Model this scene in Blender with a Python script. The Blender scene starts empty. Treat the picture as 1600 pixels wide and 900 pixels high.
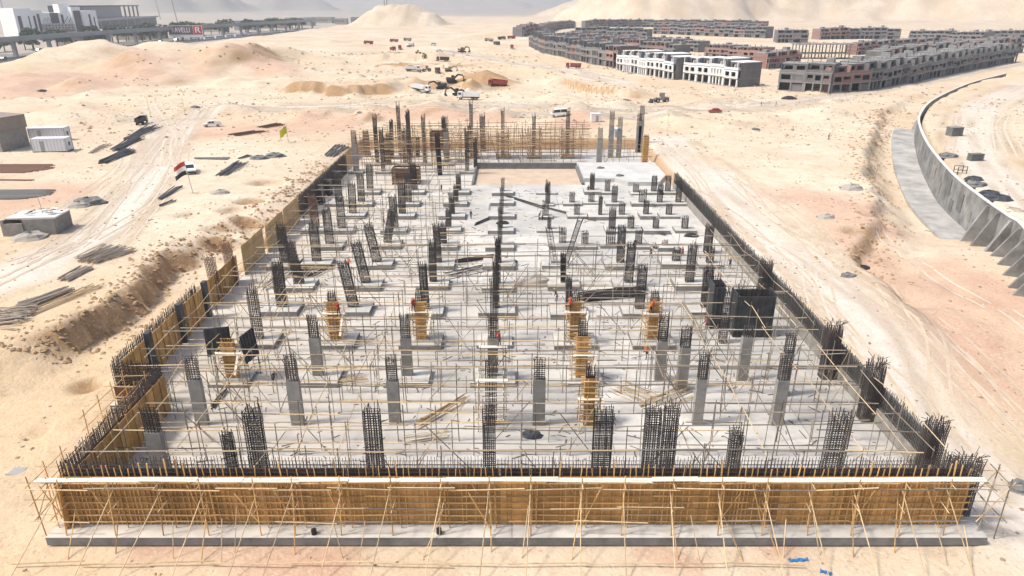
import bpy, bmesh, math, random
import numpy as np
from mathutils import Vector, Matrix, Quaternion

# ------------------------------------------------------------------ camera, sky, sun, exposure
SC = bpy.context.scene
COL = SC.collection
PITCH = math.radians(22.03)
CAM_H = 38.0
FPX = 1100.0
cam_data = bpy.data.cameras.new("camera")
cam_data.sensor_width = 36.0
cam_data.lens = 36.0 * FPX / 1600.0
cam_data.clip_start = 0.5
cam_data.clip_end = 40000.0
cam = bpy.data.objects.new("camera", cam_data)
cam.location = (0, 0, CAM_H)
cam.rotation_euler = (math.pi / 2 - PITCH, 0, 0)
COL.objects.link(cam)
SC.camera = cam

SUN_EL = math.radians(56)
SUN_AZ = math.atan2(-0.97, -0.22)          # sun stands behind the camera, to its left
world = bpy.data.worlds.new("World")
SC.world = world
world.use_nodes = True
wn = world.node_tree.nodes
sky = wn.new("ShaderNodeTexSky")
sky.sky_type = 'NISHITA'
sky.sun_disc = False
sky.sun_elevation = SUN_EL
sky.sun_rotation = SUN_AZ
sky.air_density = 1.0
sky.dust_density = 4.0
sky.altitude = 100
wn["Background"].inputs[1].default_value = 0.15
world.node_tree.links.new(sky.outputs[0], wn["Background"].inputs[0])

sd = bpy.data.lights.new("sun", 'SUN')
sd.energy = 2.9
sd.angle = math.radians(7.0)
sd.color = (1.0, 0.95, 0.87)
sun = bpy.data.objects.new("sun", sd)
to_sun = Vector((math.sin(SUN_AZ) * math.cos(SUN_EL), math.cos(SUN_AZ) * math.cos(SUN_EL), math.sin(SUN_EL)))
sun.rotation_euler = to_sun.to_track_quat('Z', 'Y').to_euler()
COL.objects.link(sun)
SC.view_settings.view_transform = 'Standard'
SC.view_settings.look = 'None'
SC.view_settings.gamma = 1.0
SC.view_settings.exposure = 0.52
SC.cycles.max_bounces = 6
SC.cycles.volume_bounces = 0

# ------------------------------------------------------------------ helpers
RNG = random.Random(7)
CP, SP = math.cos(PITCH), math.sin(PITCH)

def ray(px, py):
    a, b = px - 800.0, 450.0 - py
    return np.array([a, FPX * CP + b * SP, -FPX * SP + b * CP])

def at(px, py, z=0.0):
    d = ray(px, py)
    t = (z - CAM_H) / d[2]
    return (d[0] * t, d[1] * t, z)

ORD = ["first", "second", "third", "fourth", "fifth", "sixth", "seventh", "eighth", "ninth", "tenth", "eleventh", "twelfth",
       "thirteenth", "fourteenth", "fifteenth", "sixteenth", "seventeenth", "eighteenth", "nineteenth", "twentieth"]
TENS = {2: "twenty", 3: "thirty", 4: "forty", 5: "fifty", 6: "sixty", 7: "seventy"}
TENTH = {2: "twentieth", 3: "thirtieth", 4: "fortieth", 5: "fiftieth", 6: "sixtieth", 7: "seventieth"}
def nth(i):                       # 1-based
    if i <= 20: return ORD[i - 1]
    t, u = divmod(i, 10)
    return TENTH[t] if u == 0 else TENS[t] + "-" + ORD[u - 1]

def tag(o, label=None, cat=None, group=None, kind=None):
    if label: o["label"] = label
    if cat: o["category"] = cat
    if group: o["group"] = group
    if kind: o["kind"] = kind
    return o

def thing(name, label, cat, loc=(0, 0, 0), rz=0.0, group=None):
    o = bpy.data.objects.new(name, None)
    o.empty_display_size = 0.2
    o.location = loc
    o.rotation_euler = (0, 0, rz)
    COL.objects.link(o)
    return tag(o, label, cat, group, "thing")

def mesh_obj(name, me, parent=None, loc=None, rot=None, scale=None):
    o = bpy.data.objects.new(name, me)
    COL.objects.link(o)
    if parent is not None: o.parent = parent
    if loc is not None: o.location = loc
    if rot is not None: o.rotation_euler = rot
    if scale is not None: o.scale = scale
    return o

def copy_tree(o, parent=None):
    c = o.copy()
    COL.objects.link(c)
    c.parent = parent
    for ch in o.children:
        copy_tree(ch, c)
    return c

class MB:
    """collects boxes, beams and prisms into one mesh"""
    def __init__(self):
        self.v, self.f = [], []
    def quad(self, a, b, c, d):
        n = len(self.v); self.v += [a, b, c, d]; self.f.append((n, n + 1, n + 2, n + 3)); return self
    def box(self, c, s, rz=0.0, taper=1.0):
        cx, cy, cz = c; hx, hy, hz = s[0] / 2, s[1] / 2, s[2] / 2
        n = len(self.v); ca, sa = math.cos(rz), math.sin(rz)
        for dz, k in ((-hz, 1.0), (hz, taper)):
            for dx, dy in ((-hx, -hy), (hx, -hy), (hx, hy), (-hx, hy)):
                x, y = dx * k, dy * k
                self.v.append((cx + x * ca - y * sa, cy + x * sa + y * ca, cz + dz))
        self.f += [(n, n + 3, n + 2, n + 1), (n + 4, n + 5, n + 6, n + 7)]
        for i in range(4):
            j = (i + 1) % 4
            self.f.append((n + i, n + j, n + 4 + j, n + 4 + i))
        return self
    def beam(self, p, q, w, h=None, sides=4, up=(0, 0, 1)):
        h = h or w
        p, q = Vector(p), Vector(q)
        d = q - p
        if d.length < 1e-6: return self
        d.normalize()
        u = Vector(up)
        if abs(d.dot(u)) > 0.98: u = Vector((0, 1, 0))
        a = d.cross(u).normalized(); b = a.cross(d).normalized()
        n = len(self.v)
        if sides == 4:
            prof = [(-w / 2, -h / 2), (w / 2, -h / 2), (w / 2, h / 2), (-w / 2, h / 2)]
        else:
            prof = [(w / 2 * math.cos(2 * math.pi * i / sides), h / 2 * math.sin(2 * math.pi * i / sides)) for i in range(sides)]
        for e in (p, q):
            for s, t in prof: self.v.append(tuple(e + a * s + b * t))
        for i in range(sides):
            j = (i + 1) % sides
            self.f.append((n + i, n + j, n + sides + j, n + sides + i))
        self.f.append(tuple(n + i for i in reversed(range(sides))))
        self.f.append(tuple(n + sides + i for i in range(sides)))
        return self
    def prism(self, poly, y0, y1, axis='y'):
        """polygon in the x-z plane swept along y (or in x-y swept along z)"""
        n = len(self.v); m = len(poly)
        for t in (y0, y1):
            for a, b in poly:
                self.v.append((a, t, b) if axis == 'y' else (a, b, t))
        s = 1 if axis == 'y' else -1
        for i in range(m):
            j = (i + 1) % m
            q = (n + i, n + j, n + m + j, n + m + i)
            self.f.append(q if axis == 'z' else q[::-1])
        a = tuple(n + i for i in range(m)); b = tuple(n + m + i for i in range(m))
        self.f += [a, b[::-1]] if axis == 'y' else [a[::-1], b]
        return self
    def wheel(self, c, r, w, sides=14, axis='y'):
        a = Vector(c); d = Vector((0, w / 2, 0)) if axis == 'y' else Vector((w / 2, 0, 0))
        return self.beam(a - d, a + d, 2 * r, 2 * r, sides=sides)
    def mesh(self, name, mat, smooth=False):
        me = bpy.data.meshes.new(name)
        me.from_pydata([tuple(map(float, p)) for p in self.v], [], self.f)
        if mat is not None: me.materials.append(mat)
        if smooth: me.polygons.foreach_set("use_smooth", [True] * len(me.polygons))
        me.update()
        return me
    def build(self, name, mat, parent=None, smooth=False, **k):
        return mesh_obj(name, self.mesh(name, mat, smooth), parent, **k)

_unit = {}
def unit_pole(mat, sides=6):
    k = ("pole", mat.name, sides)
    if k not in _unit:
        _unit[k] = MB().beam((0, 0, 0), (0, 0, 1), 2, 2, sides=sides).mesh("pole", mat)
    return _unit[k]
def unit_box(mat):
    k = ("box", mat.name)
    if k not in _unit:
        _unit[k] = MB().box((0, 0, 0.5), (1, 1, 1)).mesh("board", mat)
    return _unit[k]

def pole(name, p, q, r, mat, parent=None, sides=6):
    p, q = Vector(p), Vector(q)
    d = q - p
    o = mesh_obj(name, unit_pole(mat, sides), parent, loc=p, scale=(r, r, d.length))
    o.rotation_euler = d.to_track_quat('Z', 'Y').to_euler()
    return o

def board(name, p, q, w, h, mat, parent=None, up=(0, 0, 1)):
    """a plank from p to q: w across, h along `up`"""
    p, q = Vector(p), Vector(q)
    d = q - p; L = d.length; d.normalize()
    u = Vector(up)
    if abs(d.dot(u)) > 0.98: u = Vector((0, 1, 0))
    a = u.cross(d).normalized(); b = d.cross(a).normalized()
    m = Matrix((a, b, d)).transposed()
    o = mesh_obj(name, unit_box(mat), parent, loc=p, scale=(w, h, L))
    o.rotation_euler = m.to_euler()
    return o

# ------------------------------------------------------------------ materials
_mats = {}
def mat(name, col, rough=0.85, var=0.0, noise=0.0, nscale=1.0, metal=0.0, bump=0.0, bscale=8.0, col2=None, spec=0.3, emit=None):
    if name in _mats: return _mats[name]
    m = bpy.data.materials.new(name); m.use_nodes = True
    nt = m.node_tree; b = nt.nodes["Principled BSDF"]; L = nt.links
    b.inputs["Roughness"].default_value = rough
    b.inputs["Metallic"].default_value = metal
    b.inputs["Specular IOR Level"].default_value = spec
    b.inputs["Base Color"].default_value = (*col, 1)
    src = None
    if noise or var:
        rgb = nt.nodes.new("ShaderNodeRGB"); rgb.outputs[0].default_value = (*col, 1); src = rgb.outputs[0]
    if noise:
        g = nt.nodes.new("ShaderNodeNewGeometry")
        n = nt.nodes.new("ShaderNodeTexNoise"); n.inputs["Scale"].default_value = nscale
        n.inputs["Detail"].default_value = 6; n.inputs["Roughness"].default_value = 0.65
        L.new(g.outputs["Position"], n.inputs["Vector"])
        r = nt.nodes.new("ShaderNodeValToRGB")
        r.color_ramp.elements[0].position = 0.36; r.color_ramp.elements[1].position = 0.66
        c2 = col2 or tuple(c * (1 - noise) for c in col)
        r.color_ramp.elements[0].color = (*c2, 1); r.color_ramp.elements[1].color = (*col, 1)
        L.new(n.outputs["Fac"], r.inputs[0]); src = r.outputs[0]
    if var:
        oi = nt.nodes.new("ShaderNodeObjectInfo")
        mr = nt.nodes.new("ShaderNodeMapRange")
        mr.inputs["To Min"].default_value = 1 - var; mr.inputs["To Max"].default_value = 1 + var
        L.new(oi.outputs["Random"], mr.inputs["Value"])
        mx = nt.nodes.new("ShaderNodeVectorMath"); mx.operation = 'SCALE'
        L.new(src, mx.inputs[0]); L.new(mr.outputs[0], mx.inputs["Scale"]); src = mx.outputs[0]
    if src is not None: L.new(src, b.inputs["Base Color"])
    if bump:
        g2 = nt.nodes.new("ShaderNodeNewGeometry")
        n2 = nt.nodes.new("ShaderNodeTexNoise"); n2.inputs["Scale"].default_value = bscale; n2.inputs["Detail"].default_value = 5
        L.new(g2.outputs["Position"], n2.inputs["Vector"])
        bp = nt.nodes.new("ShaderNodeBump"); bp.inputs["Strength"].default_value = bump; bp.inputs["Distance"].default_value = 0.1
        L.new(n2.outputs["Fac"], bp.inputs["Height"]); L.new(bp.outputs[0], b.inputs["Normal"])
    _mats[name] = m
    return m

M_CONC = mat("concrete", (0.31, 0.293, 0.262), 0.9, var=0.10, noise=0.30, nscale=0.9, bump=0.3)
M_CONCP = mat("pad_concrete", (0.53, 0.51, 0.465), 0.9, var=0.08, noise=0.25, nscale=0.8, bump=0.3)
M_CONCD = mat("damp_concrete", (0.19, 0.19, 0.18), 0.8, noise=0.35, nscale=0.5, bump=0.3)
M_REBAR = mat("rebar_steel", (0.050, 0.047, 0.048), 0.65, var=0.4, metal=0.2, noise=0.5, nscale=0.5, col2=(0.075, 0.060, 0.052))
M_RUST = mat("rusty_rebar", (0.17, 0.095, 0.065), 0.85, var=0.2)
M_PIPE = mat("scaffold_pole", (0.33, 0.275, 0.21), 0.7, var=0.45, noise=0.35, nscale=0.6)
M_TIMB = mat("pale_timber", (0.60, 0.45, 0.27), 0.85, var=0.25, noise=0.25, nscale=1.5)
M_STUD = mat("form_timber", (0.63, 0.395, 0.165), 0.85, var=0.4, noise=0.3, nscale=1.2)
M_PLY = mat("orange_plywood", (0.62, 0.35, 0.12), 0.7, var=0.3, noise=0.38, nscale=0.9)
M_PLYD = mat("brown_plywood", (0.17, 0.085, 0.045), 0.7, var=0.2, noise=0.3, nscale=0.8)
M_WALK = mat("walkway_board", (0.74, 0.665, 0.54), 0.85, var=0.10, noise=0.15, nscale=1.0)
M_STEELP = mat("steel_shutter", (0.085, 0.088, 0.09), 0.55, var=0.25, noise=0.4, nscale=0.8, metal=0.3)
M_WHITE = mat("white_paint", (0.78, 0.77, 0.74), 0.6, noise=0.08, nscale=0.5)
M_GLASS = mat("dark_glass", (0.03, 0.035, 0.04), 0.15, spec=0.6)
M_TYRE = mat("tyre_rubber", (0.02, 0.02, 0.02), 0.9)
M_ASPH = mat("asphalt", (0.075, 0.075, 0.078), 0.9, noise=0.25, nscale=0.3)
# ------------------------------------------------------------------ terrain
def vnoise(x, y, seed=0):
    xi, yi = np.floor(x).astype(np.int64), np.floor(y).astype(np.int64)
    xf, yf = x - xi, y - yi
    def hsh(a, b):
        n = (a * 374761393 + b * 668265263 + seed * 1442695041) & 0xFFFFFFFF
        n = ((n ^ (n >> 13)) * 1274126177) & 0xFFFFFFFF
        return ((n ^ (n >> 16)) & 0xFFFF) / 65535.0
    u, v = xf * xf * (3 - 2 * xf), yf * yf * (3 - 2 * yf)
    a, b, c, d = hsh(xi, yi), hsh(xi + 1, yi), hsh(xi, yi + 1), hsh(xi + 1, yi + 1)
    return (a * (1 - u) + b * u) * (1 - v) + (c * (1 - u) + d * u) * v

def fbm(x, y, s, octv=4, seed=0):
    r, a, t = 0.0, 1.0, 0.0
    for i in range(octv):
        r = r + a * vnoise(x / s + 17.3 * i, y / s - 9.1 * i, seed + i); t += a; a *= 0.5; s *= 0.5
    return r / t - 0.5

def sst(a, b, x):
    t = np.clip((x - a) / (b - a), 0, 1)
    return t * t * (3 - 2 * t)

BX0, BX1, BY0, BY1 = -41.5, 36.6, 42.7, 199.0     # the foundation's footprint
XS = ([40, 58, 65, 72, 78, 90, 100, 105, 109, 120, 140, 165, 200], [-68, -62, -57, -53, -49.5, -50.5, -52, -51, -47, -46, -44, -43, -43])
XE = ([40, 60, 73, 82, 100, 120, 170, 258, 330], [60, 52, 50, 49.5, 52, 65, 86, 134, 190])
WALL_PTS = []
for px, py, z in ((1600, 355, 5.5), (1575, 337, 5.5), (1532, 307, 5.5), (1487, 270, 5.5), (1450, 225, 5.5), (1436, 192, 5.4), (1439, 176, 5.2),
                  (1455, 158, 5.2), (1490, 140, 5.2), (1525, 127, 5.2), (1572, 115, 5.2)):
    WALL_PTS.append(at(px, py, z))
WALL_PTS.insert(0, (WALL_PTS[0][0] - 10.5, WALL_PTS[0][1] - 22, 5.5))
def smooth_path(pts, n=8):
    P = [Vector(p) for p in pts]; out = []
    for i in range(len(P) - 1):
        a, b, c, d = P[max(i - 1, 0)], P[i], P[i + 1], P[min(i + 2, len(P) - 1)]
        for k in range(n):
            u = k / n
            out.append(0.5 * ((2 * b) + (c - a) * u + (2 * a - 5 * b + 4 * c - d) * u * u + (3 * b - a - 3 * c + d) * u ** 3))
    return out + [P[-1]]
WALL_PTS = smooth_path(WALL_PTS)
WY = [p[1] for p in WALL_PTS]; WX = [p[0] for p in WALL_PTS]; WZ = [p[2] for p in WALL_PTS]
def wall_x(y): return np.interp(y, WY, WX)
def wall_base(y): return np.interp(y, [85, 105, 125, 150, 208, 260, 320, 380], [0.8, 0.5, -2.2, -2.8, -0.6, 1.0, 1.8, 2.0])

def seg_dist(x, y, pts):
    best = np.full(np.shape(x), 1e9)
    for (ax, ay), (bx, by) in zip(pts[:-1], pts[1:]):
        dx, dy = bx - ax, by - ay
        t = np.clip(((x - ax) * dx + (y - ay) * dy) / (dx * dx + dy * dy), 0, 1)
        best = np.minimum(best, np.hypot(x - ax - t * dx, y - ay - t * dy))
    return best

def P2(lst, z=2.0): return [at(a, b, z)[:2] for a, b in lst]

# cut banks (earth cliffs that face the camera): pixel polyline, height, run-out behind
BANKS = [(P2([(472, 152), (520, 153), (560, 152), (588, 150)], 1), 4.2, 30), (P2([(570, 98), (620, 97), (675, 97)], 1), 3.4, 40),
         (P2([(585, 110), (630, 108), (640, 112)], 1), 2.2, 16), (P2([(735, 136), (780, 138)], 1), 3.0, 20),
         (P2([(885, 140), (930, 152), (985, 158)], 1), 2.8, 25), (P2([(1080, 170), (1150, 172)], 1), 1.5, 15),
         (P2([(485, 66), (510, 68)], 1), 2.5, 20)]
# heaps: pixel, height, radius
HEAPS = []
for px, py, hh, rr in ((575, 182, 2.2, 8), (610, 184, 2.6, 14), (670, 182, 3.0, 10), (705, 184, 3.2, 12), (775, 184, 2.6, 8), (905, 187, 3.2, 11),
                       (1040, 188, 2.6, 9), (1105, 203, 1.8, 14), (1145, 205, 1.4, 10), (650, 137, 3.0, 9), (735, 141, 4.6, 12), (760, 132, 4.0, 12),
                       (672, 108, 3.0, 9), (700, 108, 3.0, 8), (610, 110, 2.2, 11), (1075, 158, 1.8, 9), (1115, 155, 2.2, 11), (905, 120, 2.2, 8),
                       (520, 180, 2.4, 10), (75, 195, 3.0, 16), (120, 200, 2.4, 14), (150, 150, 2.5, 12), (130, 138, 3.0, 16), (45, 132, 4, 26),
                       (270, 128, 3.5, 12), (360, 132, 4.0, 16), (305, 180, 2.5, 14), (440, 132, 3.0, 18), (1275, 145, 2.0, 12), (1280, 185, 1.6, 14)):
    X, Y, _ = at(px, py, 1.5); HEAPS.append((X, Y, hh, rr))
# long dunes on the left: pixel of the crest foot, height, radius x, radius y
PITS = [(*at(a, b, 1.5)[:2], d_, r_) for a, b, d_, r_ in ((342, 388, 1.5, 2.2), (350, 372, 1.0, 2.6), (388, 357, 1.6, 2.4), (372, 345, 1.1, 3.2), (128, 580, 1.3, 1.7), (50, 645, .7, 1.0), (300, 352, .9, 2.6), (395, 330, 1.3, 3.0), (420, 300, 1.2, 4.0), (1345, 372, 1.2, 3.5), (1370, 345, 1.2, 3.0))]
_hr = random.Random(77)
for _k in range(95):
    px, py = _hr.uniform(20, 1400), 84 + 112 * _hr.random() ** 1.2
    if 850 < px and py < 150: continue
    X, Y, _ = at(px, py, 1.5); HEAPS.append((X, Y, _hr.uniform(.7, 2.6), _hr.uniform(4, 11)))
DUNES = [(at(170, 110, 0), 14, 58, 44), (at(215, 122, 0), 9, 34, 30), (at(330, 118, 0), 10, 60, 40), (at(395, 108, 0), 13, 26, 70), (at(250, 96, 0), 12, 60, 40),
         (at(60, 118, 0), 6, 50, 40), (at(440, 96, 0), 5, 60, 50), (at(790, 62, 0), 6, 90, 60)]
HX, HY, _ = at(612, 44, 0)
HILLS = [  # x, y, height, rx, ry, seed, plateau
    (HX, HY + 60, 34, 92, 80, 3, 0.3),
    (at(955, 26, 0)[0] + 30, 1750, 108, 250, 260, 5, 0.45),
    (560, 1900, 60, 330, 220, 6, 0.6), (820, 1850, 52, 300, 200, 8, 0.6), (1120, 1700, 60, 260, 200, 9, 0.6), (1330, 1650, 92, 330, 220, 10, 0.6),
    (1500, 1500, 100, 300, 260, 12, 0.6), (330, 2300, 50, 300, 300, 13, 0.5),
    (-2350, 3300, 330, 1150, 600, 21, 0.4), (-2900, 2600, 260, 620, 500, 24, 0.4), (-1330, 3900, 128, 420, 300, 22, 0.4), (-500, 5200, 60, 900, 300, 23, 0.5),
    (2300, 4200, 170, 1500, 600, 25, 0.5), (-1000, 7000, 70, 3000, 500, 26, 0.5), (1500, 7500, 80, 3000, 500, 27, 0.5)]

def height(x, y):
    x = np.asarray(x, float); y = np.asarray(y, float)
    n1 = fbm(x, y, 26, 4, 1); n2 = fbm(x, y, 5, 3, 2)
    # left of the pit
    PL = 3.6 * sst(54, 78, y)
    xs = np.interp(y, *XS) + 4.5 * fbm(x * 0 + 3, y, 9, 3, 5) + 2.6 * n2 + 1.6 * fbm(x, y, 1.8, 2, 9)
    basin = -0.75 + 0.9 * sst(50, 90, y) + 2.2 * sst(108, 150, y)
    wid = 1 + 7 * sst(77, 67, y) + 4.5 * sst(99, 106, y)
    tL = sst(1.1, -0.7, (x - xs) / wid)
    zl = basin + (np.maximum(PL, basin) - basin) * tL + 0.55 * n1 + 0.22 * n2
    # right of the pit
    road = -0.75 + 3.4 * sst(50, 88, y)
    xe = np.interp(y, *XE) + 5 * fbm(x * 0 + 9, y, 14, 3, 6) + 2.4 * n2
    wb = wall_base(y); wx = wall_x(y)
    low = np.where(y > 84, wb, road - 1.0)
    cl = sst(-1.0, 1.6, x - xe)
    sl = sst(0, 1, (x - xe) / np.maximum(wx - 7.5 - xe, 4))
    zr = road - (np.minimum(2.1, np.maximum(road - low, 0)) * cl) * sst(60, 90, y)
    zr = zr + (low - zr) * sl * sst(70, 96, y)
    zr = zr + 0.45 * n1 + 0.2 * n2
    rough = cl * sst(1.0, .75, sl) * sst(62, 80, y) * sst(330, 250, y)
    zr = zr + rough * (np.abs(fbm(x, y, 13, 4, 51)) * 2.6 + np.abs(fbm(x, y, 4, 3, 52)) * 1.3 - .5)
    up = sst(0.5, 1.8, x - wx) * sst(80, 84, y) * sst(395, 380, y)
    zr = zr + (5.2 + 0.5 * n1 - zr) * up
    # beyond the building
    back = 2.4 + 1.3 * n1 * sst(190, 320, y)
    t = sst(-60, 60, x)
    z = zl * (1 - t) + zr * t
    kb = sst(186, 225, y) * sst(8, -26, x - xe)
    z = z + (back - z) * np.maximum(kb, sst(330, 420, y))
    # dune field further out
    quiet = sst(20, 70, x) * sst(250, 300, y) * sst(1150, 950, y)
    amp = sst(190, 330, y) * (1 - 0.85 * quiet)
    z = z + amp * (fbm(x, y, 60, 4, 11) * 3.6 + fbm(x, y, 14, 3, 12) * 1.1)
    lf = amp * sst(-60, -200, x) * sst(900, 500, y)
    z = z + lf * (fbm(x, y, 70, 4, 14) * 7 + np.abs(fbm(x, y, 22, 4, 16)) * 5)
    z = z + amp * sst(1200, 700, y) * np.abs(fbm(x, y, 9, 3, 17)) * 1.6
    z = z + sst(800, 2500, y) * fbm(x, y, 400, 4, 15) * 14
    for (cx, cy, _), hh, rx, ry in DUNES:
        r = np.hypot((x - cx) / rx, (y - cy) / ry) * (1 + 0.5 * fbm(x, y, 30, 3, 31))
        z = z + hh * np.clip(1 - r, 0, 1) ** 1.15
    for cx, cy, hh, rr in HEAPS:
        m = np.hypot(x - cx, y - cy) < rr * 1.6
        if not np.any(m): continue
        r = np.hypot(x - cx, y - cy) / rr * (1 + 0.45 * n2)
        z = z + hh * np.clip(1 - r, 0, 1) ** 0.9
    for cx, cy, dd, rr in PITS:
        r = np.hypot((x - cx) / rr, (y - cy) / (rr * .7)) * (1 + 0.9 * n2)
        z = z - dd * sst(1.15, .55, r)
    for pts, hh, run in BANKS:
        d = seg_dist(x, y, pts)
        px_ = [p[0] for p in pts]; py_ = [p[1] for p in pts]
        s = y - np.interp(x, px_, py_) + 3.0 * n2
        f = sst(-0.8, 0.8, s) * np.exp(-np.maximum(s, 0) / run) * sst(12, 2, np.maximum(px_[0] - x, x - px_[-1]))
        z = z + hh * f
    for hx, hy, hh, rx, ry, sdv, pl in HILLS:
        m = (np.abs(x - hx) < rx * 1.5) & (np.abs(y - hy) < ry * 1.5)
        if not np.any(m): continue
        r = np.hypot((x - hx) / rx, (y - hy) / ry) * (1 + 0.55 * fbm(x, y, min(rx, ry) * 0.55, 4, sdv))
        z = z + hh * np.minimum(1, np.clip((1 - r) / (1 - pl), 0, 1)) * (1 + 0.18 * fbm(x, y, min(rx, ry) * 0.2, 4, sdv + 50) - 0.5 * np.abs(fbm(x, y, min(rx, ry) * 0.3, 5, sdv + 70)))
    # the highway corridor is graded flat
    hw = sst(-290, -318, x) * sst(300, 420, y) * sst(2600, 2200, y)
    z = z + (-1.0 - z) * hw * sst(-560, -460, x)
    # the pit itself
    inside = sst(BX0 - 0.2, BX0 + 0.6, x) * sst(BX1 + 0.2, BX1 - 0.6, x) * sst(BY0 - 0.3, BY0 + 0.3, y) * sst(BY1 + 0.5, BY1 - 0.5, y)
    z = z * (1 - inside) - 0.95 * inside
    front = sst(46, 41, y)
    z = z + (-0.78 + 0.25 * n1 + 0.10 * n2 - z) * front * (1 - inside)
    return z


_T = np.concatenate([np.linspace(0.03, 0.6, 1600), np.geomspace(0.6, 9, 900)[1:]])
def ground(px, py, lift=0.0):
    """the point of the terrain seen at a pixel of the photograph"""
    d = ray(px, py)
    X, Y, Z = d[0] * _T, d[1] * _T, CAM_H + d[2] * _T
    below = np.nonzero(Z < grid_h(X, Y))[0]
    i = below[0] if len(below) else len(_T) - 1
    return Vector((X[i], Y[i], h1(X[i], Y[i]) + lift))

def px_m(p):                      # pixels per metre at a point
    return FPX / (p[1] * CP + (CAM_H - p[2]) * SP)

TRACKS = [(P2([(-60, 470), (60, 415), (130, 378), (200, 320), (240, 262), (262, 215), (290, 182), (350, 165), (480, 168), (640, 172), (900, 176), (1080, 180)], 3.4), 4.2),
          (P2([(240, 262), (250, 215), (235, 165), (230, 160)], 3.4), 3.0),
          (P2([(1032, 222), (1090, 275), (1160, 345), (1250, 425), (1330, 500), (1420, 600), (1500, 720)], 2.4), 7.0),
          (P2([(1600, 330), (1530, 240), (1520, 190), (1545, 160), (1610, 130)], 5.2), 5.0),
          (P2([(440, 168), (600, 160), (700, 160), (820, 165), (1000, 172), (1180, 168), (1300, 152), (1420, 130), (1600, 98)], 2.4), 5.0),
          (P2([(560, 90), (700, 86), (820, 100), (960, 130)], 2.0), 8.0)]
REDS = [(P2([(1460, 440), (1540, 470)], 1), 13), (P2([(1345, 385), (1400, 440), (1480, 520), (1560, 600)], 1), 7), (P2([(70, 300), (10, 320)], 3.5), 9),
        (P2([(120, 110), (180, 105)], 8), 40), (P2([(395, 100), (430, 112)], 4), 16), (P2([(350, 205), (500, 190)], 3), 16), (P2([(600, 180), (720, 182)], 3), 8),
        (P2([(20, 140), (60, 130)], 3), 30), (P2([(1250, 300), (1330, 330)], 3), 9), (P2([(780, 180), (780, 184)], 3), 8), (P2([(905, 185), (905, 190)], 3), 9),
        (P2([(250, 850), (500, 880)], -0.8), 2), (P2([(1010, 860), (1080, 880)], -0.8), 1.6), (P2([(1250, 855), (1200, 862)], -0.8), 1.6)]
BROWNS = [(P2([(630, 108), (680, 106), (705, 106)], 1), 14), (P2([(700, 140), (770, 136)], 1), 16),
          (P2([(640, 134), (655, 134)], 1), 8)]

def axis(a, b, step, g, lim):
    c = list(np.arange(a, b + step / 2, step)); s = step
    while c[-1] < lim: s *= 1 + g; c.append(c[-1] + s)
    return c
_xr = axis(-75, 130, 0.9, 0.022, 7500)
_xl = []
_c, _s = -75.0, 0.9
while _c > -7500: _s *= 1.022; _c -= _s; _xl.append(_c)
GX = np.array(_xl[::-1] + _xr)
_ya = list(np.arange(-40, 24, 4.0)) + list(np.arange(24, 190, 0.8)); _c, _s = _ya[-1], 0.8
while _c < 11000: _s = min(_s * 1.012, 60 if _c < 4000 else 400); _c += _s; _ya.append(_c)
GY = np.array(_ya)
XX, YY = np.meshgrid(GX, GY)
xf, yf = XX.ravel(), YY.ravel()
ZZ = height(xf, yf)
nx, ny = len(GX), len(GY)
me = bpy.data.meshes.new("ground")
idx = np.arange(nx * ny).reshape(ny, nx)
quads = np.stack([idx[:-1, :-1], idx[:-1, 1:], idx[1:, 1:], idx[1:, :-1]], -1).reshape(-1, 4)
me.vertices.add(nx * ny)
me.vertices.foreach_set("co", np.stack([xf, yf, ZZ], -1).ravel())
me.loops.add(quads.size); me.loops.foreach_set("vertex_index", quads.ravel())
me.polygons.add(len(quads))
me.polygons.foreach_set("loop_start", np.arange(0, quads.size, 4))
me.polygons.foreach_set("use_smooth", np.ones(len(quads), bool))
me.update(calc_edges=True)
ZG = ZZ.reshape(ny, nx)
def grid_h(x, y):                 # height of the ground mesh itself
    i = np.clip(np.searchsorted(GX, x) - 1, 0, nx - 2); j = np.clip(np.searchsorted(GY, y) - 1, 0, ny - 2)
    u = np.clip((x - GX[i]) / (GX[i + 1] - GX[i]), 0, 1); v = np.clip((y - GY[j]) / (GY[j + 1] - GY[j]), 0, 1)
    return (ZG[j, i] * (1 - u) + ZG[j, i + 1] * u) * (1 - v) + (ZG[j + 1, i] * (1 - u) + ZG[j + 1, i + 1] * u) * v
def h1(x, y): return float(grid_h(x, y))
trk = np.zeros(len(xf)); red = np.zeros(len(xf)); brn = np.zeros(len(xf))
wob = fbm(xf, yf, 11, 4, 41)
for pts, w in TRACKS: trk = np.maximum(trk, sst(w * 1.5, w * 0.5, seg_dist(xf, yf, pts) + wob * w * 1.6))
for pts, w in REDS: red = np.maximum(red, sst(w * 1.5, w * 0.2, seg_dist(xf, yf, pts) + wob * w * 1.8))
for pts, w in BROWNS: brn = np.maximum(brn, sst(w * 1.3, w * 0.4, seg_dist(xf, yf, pts) + wob * w * 1.4))
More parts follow.
